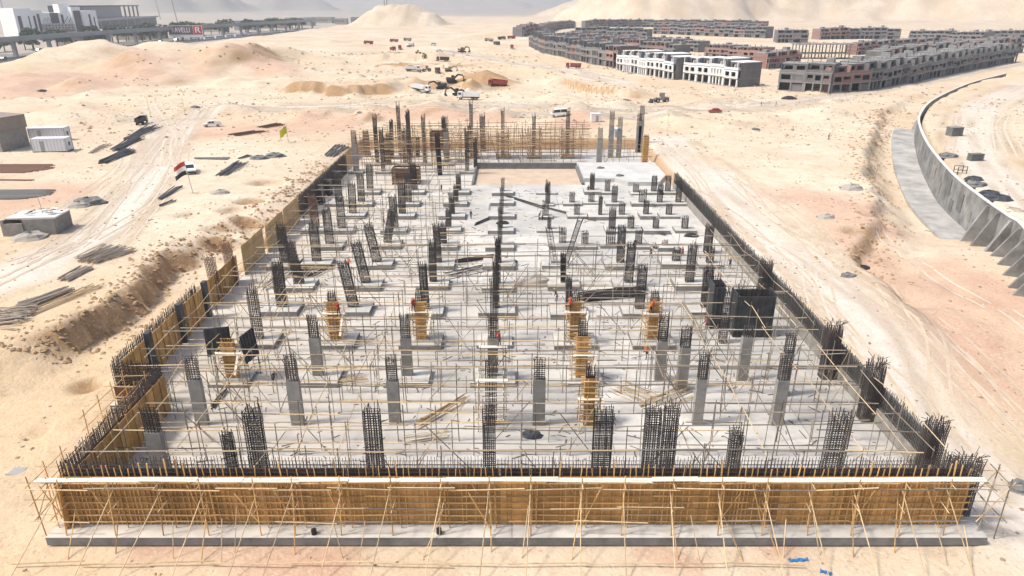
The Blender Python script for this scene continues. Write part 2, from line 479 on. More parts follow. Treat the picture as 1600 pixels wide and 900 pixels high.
# freshly cut earth shows darker subsoil wherever the ground is steep
gz = np.gradient(ZZ.reshape(ny, nx), GY, GX)
slope = np.hypot(gz[0], gz[1]).ravel()
lo_ = np.where(yf > 200, .32, .5)
brn = np.maximum(brn, sst(0, .45, slope - lo_) * (yf < 480) * (xf < wall_x(yf) - 1) * np.where((xf > 36) & (yf < 300), .75 * sst(-.12, .1, fbm(xf, yf, 16, 3, 61)), 1))
far = sst(2000, 2600, yf) + 0.8 * sst(1050, 1300, xf) * sst(1000, 1300, yf)
far = np.maximum(far, sst(-290, -330, xf) * sst(330, 420, yf) * 0.9)
och = me.attributes.new("ochre", 'FLOAT', 'POINT')
ov = sst(-20, -50, xf) * sst(120, 70, yf) + 0.8 * sst(46, 38, yf) * sst(30, -20, xf) + 0.5 * sst(300, 420, yf) * sst(700, 500, yf) * sst(-.1, .2, fbm(xf, yf, 80, 3, 71))
och.data.foreach_set("value", np.clip(ov + fbm(xf, yf, 30, 3, 72), 0, 1))
rut = np.zeros(len(xf)); _rr = random.Random(5)
for pts, w in TRACKS:
    for k in range(7):
        o = _rr.uniform(-1.5, 1.5) * w; q = []
        for i, (a, b) in enumerate(pts):
            c = pts[min(i + 1, len(pts) - 1)]; e = pts[max(i - 1, 0)]; dx, dy = c[0] - e[0], c[1] - e[1]; L_ = math.hypot(dx, dy)
            oo = o + _rr.uniform(-.35, .35) * w; q.append((a - dy / L_ * oo, b + dx / L_ * oo))
        q = [(v.x, v.y) for v in smooth_path([(a, b, 0) for a, b in q], 5)]
        s_ = 1 + .004 * np.maximum(yf, 60)
        rut = np.maximum(rut, sst(.9, .15, seg_dist(xf, yf, q) / s_))
rut *= sst(-.3, .1, fbm(xf, yf, 18, 3, 81)) * (slope < .5)
ra_ = me.attributes.new("ruts", 'FLOAT', 'POINT'); ra_.data.foreach_set("value", rut)
att = me.color_attributes.new("soil", 'FLOAT_COLOR', 'POINT')
att.data.foreach_set("color", np.stack([trk, red, brn, np.clip(far, 0, 1)], -1).ravel())

def sand_material():
    m = bpy.data.materials.new("desert_sand"); m.use_nodes = True
    nt = m.node_tree; N = nt.nodes; L = nt.links; b = N["Principled BSDF"]
    b.inputs["Roughness"].default_value = 0.95; b.inputs["Specular IOR Level"].default_value = 0.12
    geo = N.new("ShaderNodeNewGeometry"); at_ = N.new("ShaderNodeAttribute"); at_.attribute_name = "soil"
    sep = N.new("ShaderNodeSeparateColor"); L.new(at_.outputs["Color"], sep.inputs[0])
    def noise(s, d=6, r=0.6, dist=0.0):
        n = N.new("ShaderNodeTexNoise"); n.inputs["Scale"].default_value = s; n.inputs["Detail"].default_value = d
        n.inputs["Roughness"].default_value = r; n.inputs["Distortion"].default_value = dist
        L.new(geo.outputs["Position"], n.inputs["Vector"]); return n.outputs["Fac"]
    def ramp(fac, a, b_, ca=(0, 0, 0, 1), cb=(1, 1, 1, 1)):
        r = N.new("ShaderNodeValToRGB"); r.color_ramp.elements[0].position = a; r.color_ramp.elements[1].position = b_
        r.color_ramp.elements[0].color = ca; r.color_ramp.elements[1].color = cb
        L.new(fac, r.inputs[0]); return r.outputs[0]
    def mix(fac, a, b_):
        x = N.new("ShaderNodeMix"); x.data_type = 'RGBA'
        if isinstance(fac, float): x.inputs[0].default_value = fac
        else: L.new(fac, x.inputs[0])
        for s, i in ((a, 6), (b_, 7)):
            if isinstance(s, tuple): x.inputs[i].default_value = (*s, 1)
            else: L.new(s, x.inputs[i])
        return x.outputs[2]
    def mul(a, k):
        x = N.new("ShaderNodeMath"); x.operation = 'MULTIPLY'
        L.new(a, x.inputs[0])
        if isinstance(k, float): x.inputs[1].default_value = k
        else: L.new(k, x.inputs[1])
        return x.outputs[0]
    base = mix(ramp(noise(0.022, 5), 0.38, 0.62), (0.52, 0.41, 0.285), (0.63, 0.535, 0.41))
    base = mix(mul(ramp(noise(0.045, 6, 0.65, 0.6), 0.52, 0.70), 0.45), base, (0.50, 0.36, 0.25))
    oc = N.new("ShaderNodeAttribute"); oc.attribute_name = "ochre"
    base = mix(mul(oc.outputs["Fac"], 0.8), base, (0.57, 0.42, 0.255))
    base = mix(mul(ramp(noise(0.30, 6, 0.7), 0.47, 0.70), 0.60), base, (0.40, 0.295, 0.19))
    base = mix(mul(sep.outputs[1], 0.8), base, mix(ramp(noise(0.2), 0.35, 0.7), (0.46, 0.285, 0.20), (0.54, 0.37, 0.265)))
    base = mix(mul(sep.outputs[0], 0.75), base, mix(ramp(noise(0.5, 6, 0.7, 1.0), 0.35, 0.65), (0.54, 0.485, 0.415), (0.64, 0.605, 0.55)))
    base = mix(mul(sep.outputs[2], ramp(noise(0.9, 8, 0.75), 0.30, 0.42)), base, (0.36, 0.225, 0.115))
    base = mix(mul(at_.outputs["Alpha"], 0.85), base, (0.31, 0.285, 0.25))
    base = mix(mul(ramp(noise(1.7, 5, 0.75), 0.56, 0.68), 0.55), base, (0.30, 0.215, 0.145))
    base = mix(mul(ramp(noise(3.2, 4, 0.8), 0.55, 0.66), 0.45), base, (0.68, 0.60, 0.49))
    ru = N.new("ShaderNodeAttribute"); ru.attribute_name = "ruts"
    base = mix(mul(ru.outputs["Fac"], 0.55), base, (0.36, 0.275, 0.19))
    L.new(base, b.inputs["Base Color"])
    vor = N.new("ShaderNodeTexVoronoi"); vor.inputs["Scale"].default_value = 1.4; L.new(geo.outputs["Position"], vor.inputs["Vector"])
    b1 = N.new("ShaderNodeBump"); b1.inputs["Strength"].default_value = 0.55; b1.inputs["Distance"].default_value = 0.5
    L.new(noise(0.7, 8, 0.7), b1.inputs["Height"])
    b2 = N.new("ShaderNodeBump"); b2.inputs["Strength"].default_value = 0.35; b2.inputs["Distance"].default_value = 0.12
    L.new(ramp(vor.outputs["Distance"], 0.0, 0.35), b2.inputs["Height"]); L.new(b1.outputs[0], b2.inputs["Normal"])
    L.new(b2.outputs[0], b.inputs["Normal"])
    return m
M_SAND = sand_material()
me.materials.append(M_SAND)
tag(mesh_obj("ground", me), "pale desert sand with dunes, vehicle tracks and cut earth banks", kind="structure")
# ------------------------------------------------------------------ foundation slab
def floor_material():
    m = mat("slab_concrete", (0.56, 0.545, 0.51), 0.9)
    nt = m.node_tree; N = nt.nodes; L = nt.links; b = N["Principled BSDF"]
    geo = N.new("ShaderNodeNewGeometry")
    def noise(s, d=6, r=0.6, sc=(1, 1, 1)):
        mp = N.new("ShaderNodeMapping"); mp.inputs["Scale"].default_value = sc; L.new(geo.outputs["Position"], mp.inputs[0])
        n = N.new("ShaderNodeTexNoise"); n.inputs["Scale"].default_value = s; n.inputs["Detail"].default_value = d
        n.inputs["Roughness"].default_value = r; L.new(mp.outputs[0], n.inputs["Vector"]); return n.outputs["Fac"]
    def mix(f, lo, hi, k, a, c):
        r = N.new("ShaderNodeMapRange"); r.inputs[1].default_value = lo; r.inputs[2].default_value = hi; r.inputs[4].default_value = k
        L.new(f, r.inputs[0])
        x = N.new("ShaderNodeMix"); x.data_type = 'RGBA'; L.new(r.outputs[0], x.inputs[0])
        if isinstance(a, tuple): x.inputs[6].default_value = (*a, 1)
        else: L.new(a, x.inputs[6])
        x.inputs[7].default_value = (*c, 1); return x.outputs[2]
    c = mix(noise(0.05, 4), 0.42, 0.62, 0.85, (0.585, 0.56, 0.51), (0.41, 0.397, 0.37))
    bt = N.new("ShaderNodeTexBrick"); bt.inputs["Scale"].default_value = 1.0; bt.inputs["Brick Width"].default_value = 18.8; bt.inputs["Row Height"].default_value = 13.5
    bt.inputs["Mortar Size"].default_value = 0.06; bt.inputs["Color1"].default_value = (1, 1, 1, 1); bt.inputs["Color2"].default_value = (.80, .80, .80, 1); bt.inputs["Mortar"].default_value = (.55, .55, .55, 1)
    L.new(geo.outputs["Position"], bt.inputs["Vector"])
    mm = N.new("ShaderNodeMix"); mm.data_type = 'RGBA'; mm.blend_type = 'MULTIPLY'; mm.inputs[0].default_value = 1; L.new(c, mm.inputs[6]); L.new(bt.outputs["Color"], mm.inputs[7]); c = mm.outputs[2]
    c = mix(noise(0.18, 7, 0.7), 0.48, 0.64, 0.7, c, (0.33, 0.32, 0.30))
    c = mix(noise(0.25, 7, 0.7, (0.15, 1, 1)), 0.52, 0.7, 0.5, c, (0.58, 0.555, 0.505))
    c = mix(noise(0.7, 6, 0.75), 0.60, 0.72, 0.7, c, (0.26, 0.25, 0.235))
    c = mix(noise(0.11, 5, 0.6), 0.60, 0.72, 0.55, c, (0.50, 0.42, 0.32))
    sx = N.new("ShaderNodeSeparateXYZ"); L.new(geo.outputs["Position"], sx.inputs[0])     # sandy tint that grows stronger towards the left
    dr = N.new("ShaderNodeMapRange"); dr.inputs[1].default_value = -4; dr.inputs[2].default_value = -40; dr.inputs[4].default_value = .55; L.new(sx.outputs[0], dr.inputs[0])
    dx = N.new("ShaderNodeMix"); dx.data_type = 'RGBA'; L.new(dr.outputs[0], dx.inputs[0]); L.new(c, dx.inputs[6]); dx.inputs[7].default_value = (0.60, 0.52, 0.41, 1); c = dx.outputs[2]
    L.new(c, b.inputs["Base Color"])
    bp = N.new("ShaderNodeBump"); bp.inputs["Strength"].default_value = 0.25; bp.inputs["Distance"].default_value = 0.06
    L.new(noise(3.0, 6, 0.7), bp.inputs["Height"]); L.new(bp.outputs[0], b.inputs["Normal"])
    return m
M_FLOOR = floor_material()
YF = 42.86
PIT = (-8.6, 15.8, 156.0, 174.0)
mb = MB()
ring = lambda poly: mb.prism(poly, -0.75, 0.0, axis='z')
ring([(-35.8, YF), (36.5, YF), (36.5, PIT[2]), (-41, PIT[2]), (-41, 62.0), (-35.8, 62.0)])
ring([(-41, PIT[2]), (PIT[0], PIT[2]), (PIT[0], PIT[3]), (-41, PIT[3])])
ring([(PIT[1], PIT[2]), (36.5, PIT[2]), (36.5, PIT[3]), (PIT[1], PIT[3])])
ring([(-41, PIT[3]), (36.5, PIT[3]), (36.5, 198), (-41, 198)])
sm = mb.mesh("foundation_slab", M_FLOOR); sm.materials.append(mat("bitumen_grey", (0.23, 0.225, 0.215), .85, noise=.4, nscale=.6))
for pl in sm.polygons:
    if abs(pl.normal.z) < .5: pl.material_index = 1
slab = tag(mesh_obj("foundation_slab", sm), "pale concrete foundation slab with raised edges", kind="structure")
for a, b, w, h in (((-8.9, 174.3), (16.1, 174.3), 0.6, 1.1), ((-8.9, 155.8), (-8.9, 174), 0.5, 0.35), ((16.0, 155.8), (16.0, 174), 0.5, 0.5)):
    MB().beam((a[0], a[1], h / 2), (b[0], b[1], h / 2), w, h).build("pit_kerb", M_CONCD, slab)
MB().prism([(16.5, 158.5), (23.5, 158.5), (26, 155.0), (33, 155.0), (35.8, 162), (35.8, 176), (16.5, 176)], 0.004, 0.9, axis='z').build("raised_slab", mat("fresh_concrete", (.56, .55, .52), .9, noise=.22, nscale=.3), slab)
tag(MB().prism([(PIT[0], PIT[2]), (PIT[1], PIT[2]), (PIT[1], PIT[3]), (PIT[0], PIT[3])], -0.9, -0.35, axis='z').build("sand_bed", mat("bed_sand", (0.54, 0.42, 0.31), 0.95, noise=0.2, nscale=0.3)),
    "rectangular bed of orange sand inside the slab", kind="structure")
# ------------------------------------------------------------------ columns
_cages = {}
def cage_mesh(w, d, h, n=5, m=3, tie=0.22, t=0.05, flare=0.0, mt=None, ragged=0.75):
    mt = mt or M_REBAR
    k = (w, d, h, n, m, tie, t, flare, mt.name)
    if k in _cages: return _cages[k]
    r = random.Random(hash(k[:6]) & 0xffff)
    b = MB()
    pts = [(-w / 2 + w * i / (n - 1), s * d / 2) for i in range(n) for s in (-1, 1)] + [(s * w / 2, -d / 2 + d * j / (m - 1)) for j in range(1, m - 1) for s in (-1, 1)]
    for x, y in pts:
        hh = h * (1 - r.random() * 0.06) + r.uniform(-ragged, 0.1)
        b.beam((x, y, 0), (x * (1 + r.uniform(-.03, .03)), y, hh * 0.85), t)
        b.beam((x, y, hh * 0.85), (x * (1 + flare) + r.uniform(-.12, .12), y * (1 + flare) + r.uniform(-.10, .10), hh), t)
    z = 0.15
    while z < h * 0.9:
        a = [(-w / 2, -d / 2, z), (w / 2, -d / 2, z), (w / 2, d / 2, z), (-w / 2, d / 2, z)]
        for i in range(4): b.beam(a[i], a[(i + 1) % 4], t * 0.7)
        if n > 3: b.beam((-w / 6, -d / 2, z), (-w / 6, d / 2, z), t * 0.6); b.beam((w / 6, -d / 2, z), (w / 6, d / 2, z), t * 0.6)
        z += tie * r.uniform(0.8, 1.2)
    _cages[k] = b.mesh("rebar_cage", mt)
    return _cages[k]

COLS = []      # (row, x, thing, phrase)
ROWY = [49.5, 58.6, 67.3, 76.3, 85.3, 94.3, 103.3, 112.3, 121.3, 130.3, 139.3, 148.3, 168, 177, 186, 193]
def pad(t, w, d, h, dx=0, dy=0):
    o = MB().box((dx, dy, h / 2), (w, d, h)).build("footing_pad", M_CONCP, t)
    o.data.materials.append(M_PADSHADE)
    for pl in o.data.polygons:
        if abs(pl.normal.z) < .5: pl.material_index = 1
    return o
M_PADSHADE = mat("pad_side_shade", (0.27, 0.262, 0.245), .9, noise=.25, nscale=.8)  # shade on the pads' upright faces, painted in as a darker concrete

def column(row, x, kind, y=None, h=8.0, ch=5.0, w=1.15, d=0.6, padsize=None, lean=(0, 0), mt=None, rz=0.0, n=5, base=0.0):
    y = (ROWY[row] if y is None else y)
    name = {"R": "rebar_column", "C": "concrete_column", "F": "column_formwork"}[kind]
    t = thing(name, None, "column", (x, y, base), rz, "columns of the new building")
    z0 = 0.004
    if padsize:
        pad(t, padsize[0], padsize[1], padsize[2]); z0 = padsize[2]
    if kind == "R":
        o = mesh_obj("rebar_cage", cage_mesh(w, d, round(h - z0, 1), n=n, mt=mt, t=0.05 if row < 4 else 0.06 if row < 12 else 0.09), t, loc=(0, 0, z0))
        o.rotation_euler = (lean[1], lean[0], 0)
        if h > 5 and not mt:          # stirrup band tied round the foot
            pass
        ph = "bare dark rebar cage" if mt is None else "bare rusty rebar cage"
        if h < 4.2: ph = "short rebar starter cage"
        if abs(lean[0]) > 0.1: ph = "tilted dark rebar cage"
    elif kind == "C":
        MB().box((0, 0, (z0 + ch) / 2), (w, d, ch - z0)).build("concrete_shaft", M_CONC, t)
        if h > ch: mesh_obj("rebar_cage", cage_mesh(w * 0.84, d * 0.8, round(h - ch, 1), n=n), t, loc=(0, 0, ch))
        ph = "grey concrete column with rebar top"
    else:
        for s in (-1, 1):
            board("form_panel", (0, s * (d / 2 + 0.02), z0), (0, s * (d / 2 + 0.02), ch), w + 0.08, 0.04, M_PLY, t, up=(0, 1, 0))
            board("form_panel", (s * (w / 2), 0, z0), (s * (w / 2), 0, ch), 0.04, d, M_PLY, t, up=(0, 1, 0))
            board("stud", (s * w * 0.18, -d / 2 - 0.075, z0), (s * w * 0.18, -d / 2 - 0.075, ch), 0.07, 0.06, M_STUD, t, up=(0, 1, 0))
        z = 0.6
        while z < ch:
            for s in (-1, 1):
                board("yoke", (-w / 2 - 0.35, s * (d / 2 + 0.15), z + z0), (w / 2 + 0.35, s * (d / 2 + 0.15), z + z0), 0.09, 0.1, M_STUD, t)
            z += 0.62
        if h > ch: mesh_obj("rebar_cage", cage_mesh(w * 0.8, d * 0.8, round(h - 0.5, 1), n=n), t, loc=(0, 0, 0.5))
        ph = "orange plywood column formwork"
    COLS.append((row, x, t, ph))
    return t

r0 = 0
for x, w in ((-21.3, 1.3), (-11.5, 1.3), (-1.9, 1.0), (7.5, 1.5), (11.6, 1.2), (13.2, 1.1)):
    column(0, x, "R", h=8.1, w=w, d=0.8, y=49.5 if x < 12 else 50.1, n=7)
column(0, 27.0, "R", h=7.6, w=1.5, d=0.9, n=7); column(0, -30.2, "C", y=50.4, ch=4.6, h=7.2, w=1.3)
column(0, 18.6, "R", h=5.9, w=0.9, d=0.8); column(0, -23.2, "R", y=48.6, h=6.2, w=0.8)
for x, w in ((-30.1, 1.15), (-20.8, 1.2), (-11.35, 1.1), (2.6, 1.2), (18.0, 0.95), (25.7, 1.15)):
    column(1, x, "C", w=w, ch=5.0 + RNG.uniform(-.2, .3), h=7.8 + RNG.uniform(-.4, .4), padsize=None, rz=RNG.uniform(-.04, .04))
column(1, 7.4, "F", ch=5.2, h=6.9, w=0.95); column(1, -2.0, "R", h=7.6, w=1.0, d=0.8, n=6)
column(2, -30.3, "F", ch=4.7, h=5.4, padsize=(4.2, 3.6, 0.4)); column(2, 7.5, "F", ch=5.3, h=7.8, w=1.15, padsize=(4.4, 3.2, 0.45))
for x in (-21.0, -11.3, -2.05): column(2, x, "C", ch=5.1, h=7.9, w=1.1, padsize=(4.8, 3.6, 0.6), n=6)
column(2, 16.0, "C", ch=4.7, h=8.0, w=1.1); column(2, 17.9, "C", y=65.2, ch=5.0, h=7.6, w=1.15); column(2, 25.0, "C", ch=5.2, h=6.6, w=1.1)
column(2, 28.2, "C", y=64.0, ch=5.0, h=7.4, w=1.0)
for x in (-21.2, -10.9, 7.5, 16.8): column(3, x, "F", ch=5.4, h=7.2, w=1.1, padsize=(5.0, 3.8, 0.6))
column(3, -2.1, "R", h=9.0, w=0.9, d=0.8, padsize=(4.2, 3.2, 0.45), n=6); column(3, -30.5, "R", h=7.6, w=1.1, padsize=(4.8, 3.6, 0.6), n=6)
column(3, 25.4, "R", h=7.4, w=0.8)
for r in range(4, 12):
    for x in (-35.2, -30.5, -21.0, -11.4, -2.0, 7.4, 16.8, 25.6):
        if x == -35.2 and (r % 2 or r < 6): continue
        ps = (5.0 - 0.2 * (r % 3), 3.8, 0.7)
        lean = (0, 0)
        if x <= -20:
            h, w = 7.6 - 0.12 * (r - 4), 1.25
            if (r, x) in ((5, -21.0), (6, -21.0)): lean = (-0.16, 0.02)
            if (r, x) == (7, -21.0): lean = (0.22, 0.05)
            if (r, x) in ((4, -21.0), (5, -30.5)): lean = (-0.14, 0)
        elif x == -11.4: h, w = 7.4 if r in (4, 5, 6) else 4.6, 0.95
        elif x == -2.0: h, w = (7.8 if r < 6 else 4.8 if r < 9 else 3.6), 0.7
        elif x == 7.4: h, w = (5.6 if r < 6 else 3.6), 0.7
        elif x == 16.8: h, w = (7.2 if r < 7 else 3.2), 1.1
        else: h, w = (6.8 if r < 6 else 3.0), 1.1
        if x == 7.4 and r == 6:
            column(r, 6.6, "R", h=7.0, w=0.9, n=3, lean=(-0.17, 0.0), padsize=(4.0, 3.2, 0.5))
            column(r, 8.3, "R", h=8.4, w=0.7, d=0.35, n=2, lean=(0.27, 0.0)); continue
        if x > 0 and r > 6:
            h = round(h * RNG.choice((.5, .75, 1.0, 1.2, 1.45)), 1); w = RNG.choice((.6, .9, 1.1, 1.4)); x += RNG.uniform(-1.2, 1.2); ps = (RNG.choice((2.6, 3.6, 4.6)), RNG.choice((2.4, 3.2, 4.0)), RNG.choice((.35, .5, .7)))
        else: lean = (lean[0] + RNG.uniform(-.035, .035), RNG.uniform(-.03, .03)) if lean == (0, 0) else lean
        column(r, x, "R", h=h, w=w, d=0.7, y=ROWY[r] + RNG.uniform(-.5, .5) * (1 + (x > 0 and r > 6)), padsize=ps, lean=lean, n=8 if h > 4.2 else 5, mt=M_RUST if RNG.random() < .03 else None)
for r, x, h in ((6, 30.8, 3.2), (7, 12.2, 3.0), (8, 21.3, 3.0), (9, 12.4, 2.8), (9, 21.0, 3.0), (9, 30.0, 2.8), (10, 12.2, 2.8), (10, 20.8, 4.2), (10, 30.0, 4.4), (11, 20.5, 3.2),
                (11, 30.5, 4.2), (11, 33.5, 4.2), (8, 31.0, 3.0), (7, 21.2, 3.2), (10, 33.8, 4.4)):
    column(r, x, "R", h=h, w=1.0, d=0.7, padsize=(3.8, 3.0, 0.5))
for r, x, k, h in ((12, -37.5, "C", 10.5), (12, -31, "R", 11.5), (12, -24.6, "R", 11.5), (12, -10.8, "R", 11.0), (13, -34, "R", 13.0), (13, -27, "R", 9.5), (13, -22, "R", 13.0), (13, -16.5, "C", 12.5),
                   (14, -29.5, "R", 15.0), (14, -10.6, "R", 15.5), (14, -2.4, "R", 13.5), (14, 5.7, "R", 12.0), (14, 14.6, "R", 13.5), (13, 22.0, "C", 9.6),
                   (14, 26.0, "C", 12.5), (14, 28.2, "C", 11.0), (15, 35.0, "C", 13.0), (15, 38.2, "C", 11.0), (13, 33.5, "F", 8.4)):
    if x > 36.4: x = 36.0 - 1.6
    column(r, x, k, h=h, ch=h * (0.66 if k == "C" else 0.85), w=1.3 if k != "R" else .8, d=0.7, padsize=(3.6, 3.0, 0.5) if x < 20 else None, n=5 if k != "R" else 3, base=0.0 if not (13 <= r <= 13 and x > 16) else 0.0)
_r2 = random.Random(12)
for k in range(34):
    r = 12 + k % 4; x = _r2.uniform(-39, -6) if k % 3 else _r2.uniform(-39, -22)
    if any(c[0] == r and abs(c[1] - x) < 1.6 for c in COLS): continue
    column(r, x, "R", y=ROWY[r] + _r2.uniform(-3, 3), h=_r2.choice((5.5, 7.5, 9.0, 10.5, 12.0)), w=_r2.choice((.8, 1.0, 1.4)), d=0.9, n=7, mt=M_RUST if k % 9 == 0 else None, lean=(_r2.uniform(-.05, .05), 0))
_names = ["row behind the front formwork", "second row from the front", "third row from the front", "fourth row from the front", "fifth row from the front", "sixth row from the front",
          "seventh row from the front", "eighth row from the front", "ninth row from the front", "tenth row from the front", "eleventh row from the front", "row before the sand bed",
          "row beside the sand bed", "row behind the sand bed", "second last row", "rearmost row"]
for r in range(16):
    rs = sorted([c for c in COLS if c[0] == r], key=lambda c: c[1])
    for i, c in enumerate(rs):
        c[2]["label"] = f"{c[3]}, {nth(i + 1)} from left in {_names[r]}"

# tall wall-end cages along the right edge and at the corner
for i, (px, py, h, w) in enumerate(((1510, 800, 5.6, 1.7), (1450, 745, 6.0, 1.4), (1352, 655, 6.8, 1.35), (1290, 590, 6.8, 1.35), (1190, 470, 6.2, 1.3), (1105, 395, 5.0, 1.1))):
    X = at(px, py)[0]; Y = at(px, py)[1]
    X = min(X, 35.6)
    t = thing("wall_end_cage", f"dense dark rebar cage at the right edge, {nth(i + 1)} from the front corner", "rebar cage", (X, Y, 0), 0, "cages along the right edge")
    mesh_obj("rebar_cage", cage_mesh(w, 1.1, h, n=9, m=6, tie=0.16, t=0.05, flare=0.0, ragged=0.5), t, loc=(0, 0, 0.004))
    b = MB(); r = random.Random(i)
    for k in range(14):
        a = r.uniform(0, 6.28); z = h - r.uniform(0, 0.5)
        b.beam((math.cos(a) * w * .35, math.sin(a) * .4, z - 0.2), (math.cos(a) * (w * .5 + r.uniform(.1, .8)), math.sin(a) * (.7 + r.uniform(0, .6)), z + r.uniform(-.2, .4)), 0.035)
    tag(b.build("bent_bars", M_REBAR, t), kind="stuff")

# ------------------------------------------------------------------ rebar walls and side formwork
def rebar_wall(t, p, q, z0, z1, step=0.24, gap=0.45, tb=0.04, rag=0.35, mt=None):
    p, q = Vector(p), Vector(q); d = q - p; L = d.length; d.normalize(); nrm = Vector((-d.y, d.x, 0))
    b = MB(); r = random.Random(int(L * 100))
    for s in (-1, 1):
        o = nrm * (gap / 2 * s); k = 0.0
        while k < L:
            a = p + d * k + o; tp = a + Vector((r.uniform(-.05, .05), r.uniform(-.05, .05), 0))
            b.beam((a.x, a.y, z0), (tp.x, tp.y, z1 + r.uniform(-rag, rag * 0.4)), tb)
            k += step
        z = z0 + 0.25
        while z < z1 - 0.25:
            a, e = p + o, q + o
            b.beam((a.x, a.y, z), (e.x, e.y, z + r.uniform(-.04, .04)), tb * 0.9); z += 0.34
    o = b.build("rebar_mesh", mt or M_REBAR, t)
    return tag(o, kind="stuff")

def panel_wall(t, p, q, z0, z1, side, w=1.22, mt=None, studs=True, jit=0.05, thick=0.05, smat=None):
    """plywood panels from p to q; studs on the side given (+1 left of the direction)"""
    p, q = Vector(p), Vector(q); d = q - p; L = d.length; d.normalize(); nrm = Vector((-d.y, d.x, 0)) * side
    n = max(1, round(L / w)); w = L / n
    for i in range(n):
        c = p + d * (i + 0.5) * w + nrm * RNG.uniform(-jit, jit) * 0.4
        board("plywood_panel", (c.x, c.y, z0), (c.x, c.y, z1 + RNG.uniform(-jit, jit)), w - 0.02, thick, mt or M_PLY, t, up=nrm)
        if studs:
            e = p + d * (i * w) + nrm * (thick / 2 + 0.06)
            board("stud", (e.x, e.y, z0), (e.x, e.y, z1 + RNG.uniform(0.0, 0.25)), 0.09, 0.09, smat or M_STUD, t, up=nrm)

def wall_thing(label, loc=(0, 0, 0)):
    return thing("basement_wall", label, "wall", loc, 0, "unfinished walls round the slab")

t = wall_thing("left wall nearest the front, dark rebar with orange plywood inside")
rebar_wall(t, (-34.9, 45.4, 0), (-34.9, 61.5, 0), 0.004, 5.0, gap=0.5, step=0.2)
panel_wall(t, (-34.35, 46, 0), (-34.35, 61.2, 0), 0.004, 4.0, -1)
panel_wall(t, (-35.5, 60.6, 0), (-35.5, 45.4, 0), 0.004, 3.2, -1)
t = wall_thing("short dark rebar return wall where the left side steps outward")
rebar_wall(t, (-40.2, 62.6, 0), (-35.2, 62.6, 0), 0.004, 4.7, gap=0.5, step=0.2)
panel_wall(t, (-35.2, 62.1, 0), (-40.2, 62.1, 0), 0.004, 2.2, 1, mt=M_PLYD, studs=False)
t = wall_thing("left wall behind the step, orange plywood under grey rebar tops")
rebar_wall(t, (-40.2, 63.2, 0), (-40.2, 83.5, 0), 0.004, 4.9, gap=0.5, step=0.2)
for a, b in ((63.4, 68.2), (69.4, 76.0), (77.2, 83.2)): panel_wall(t, (-39.7, a, 0), (-39.7, b, 0), 0.004, 4.3, -1)
for y in (68.8, 76.6, 83.8):
    MB().box((-39.5, y, 2.5), (0.5, 0.9, 4.99)).build("pilaster_form", M_STEELP, t)
t = wall_thing("left wall of plain tan plywood sheets halfway back")
for a, b, x in ((99, 108.5, -40.2), (109.2, 118.5, -40.0), (119.2, 128, -40.1)):
    panel_wall(t, (x, a, 0), (x, b, 0), 0.004, 4.6, -1, w=1.5, studs=False, mt=mat("tan_plywood", (0.66, 0.43, 0.20), 0.7, var=0.1, noise=0.2, nscale=0.6))
    pole("rail", (x + 0.15, a, 3.6), (x + 0.15, b + 0.6, 3.7), 0.05, M_TIMB, t); pole("rail", (x + 0.15, a, 1.6), (x + 0.15, b + 0.6, 1.7), 0.05, M_TIMB, t)
t = wall_thing("orange plywood sheets standing between the two left walls")
panel_wall(t, (-40.3, 86, 0), (-40.3, 97, 0), 0.004, 4.0, -1)
t = wall_thing("far left wall, a dark rebar curtain beyond the tan plywood")
rebar_wall(t, (-40, 129, 0), (-40, 168, 0), 0.004, 4.6, gap=0.5, step=0.3, tb=0.06)
for y in (133, 140, 147, 155): MB().box((-38.9, y, 1.6), (0.8, 2.4, 3.19)).build("shutter", M_STEELP, t)
for i, (px, py) in enumerate(((283, 470), (332, 445))):
    X, Y, _ = at(px, py); t = thing("wall_end_cage", f"rusty tilted rebar cage beside the left sand bank, {('nearer', 'farther')[i]} one", "rebar cage", (max(X, -40.6) + 0.2, Y, 0), 0, "rusty cages on the left")
    o = mesh_obj("rebar_cage", cage_mesh(1.1, 0.8, 7.0, n=6, tie=0.25, mt=M_RUST), t, loc=(0, 0, 0.004)); o.rotation_euler = (0, -0.05, 0)
t = wall_thing("long right wall, grey concrete kicker with a rebar curtain on top")
MB().box((35.7, 99, 0.8), (0.7, 106, 1.59)).build("concrete_kicker", M_CONC, t)
rebar_wall(t, (35.7, 46, 0), (35.7, 152, 0), 1.6, 4.0, gap=0.5, step=0.22)
MB().box((35.9, 98, 2.6), (0.12, 96, 2.0)).build("waterproof_sheet", M_CONCD, t)
# ------------------------------------------------------------------ the front formwork
YW = 44.45
FW = thing("front_formwork", "long orange timber formwork wall with raking props across the front", "formwork", (0, YW, 0))
def L3(x, y, z): return (x, y - YW, z)
XW0, XW1 = -34.6, 35.2
n = 29; w = (XW1 - XW0) / n
for i in range(n):
    c = XW0 + (i + 0.5) * w
    board("plywood_panel", L3(c, YW + RNG.uniform(-.02, .02), 0.004), L3(c, YW, 4.45), w - 0.02, 0.04, M_PLY, FW, up=(0, 1, 0))
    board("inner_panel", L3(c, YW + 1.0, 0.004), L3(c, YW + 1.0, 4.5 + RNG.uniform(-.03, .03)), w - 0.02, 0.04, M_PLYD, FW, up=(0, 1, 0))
x = XW0 + 0.05
while x < XW1:                       # vertical studs
    board("stud", L3(x, YW - 0.075, 0.004), L3(x + RNG.uniform(-.06, .06), YW - 0.075, 4.35 + RNG.uniform(0, .15)), 0.06, 0.10, M_STUD, FW, up=(0, 1, 0))
    x += RNG.choice((0.28, 0.34, 0.40, 0.50))
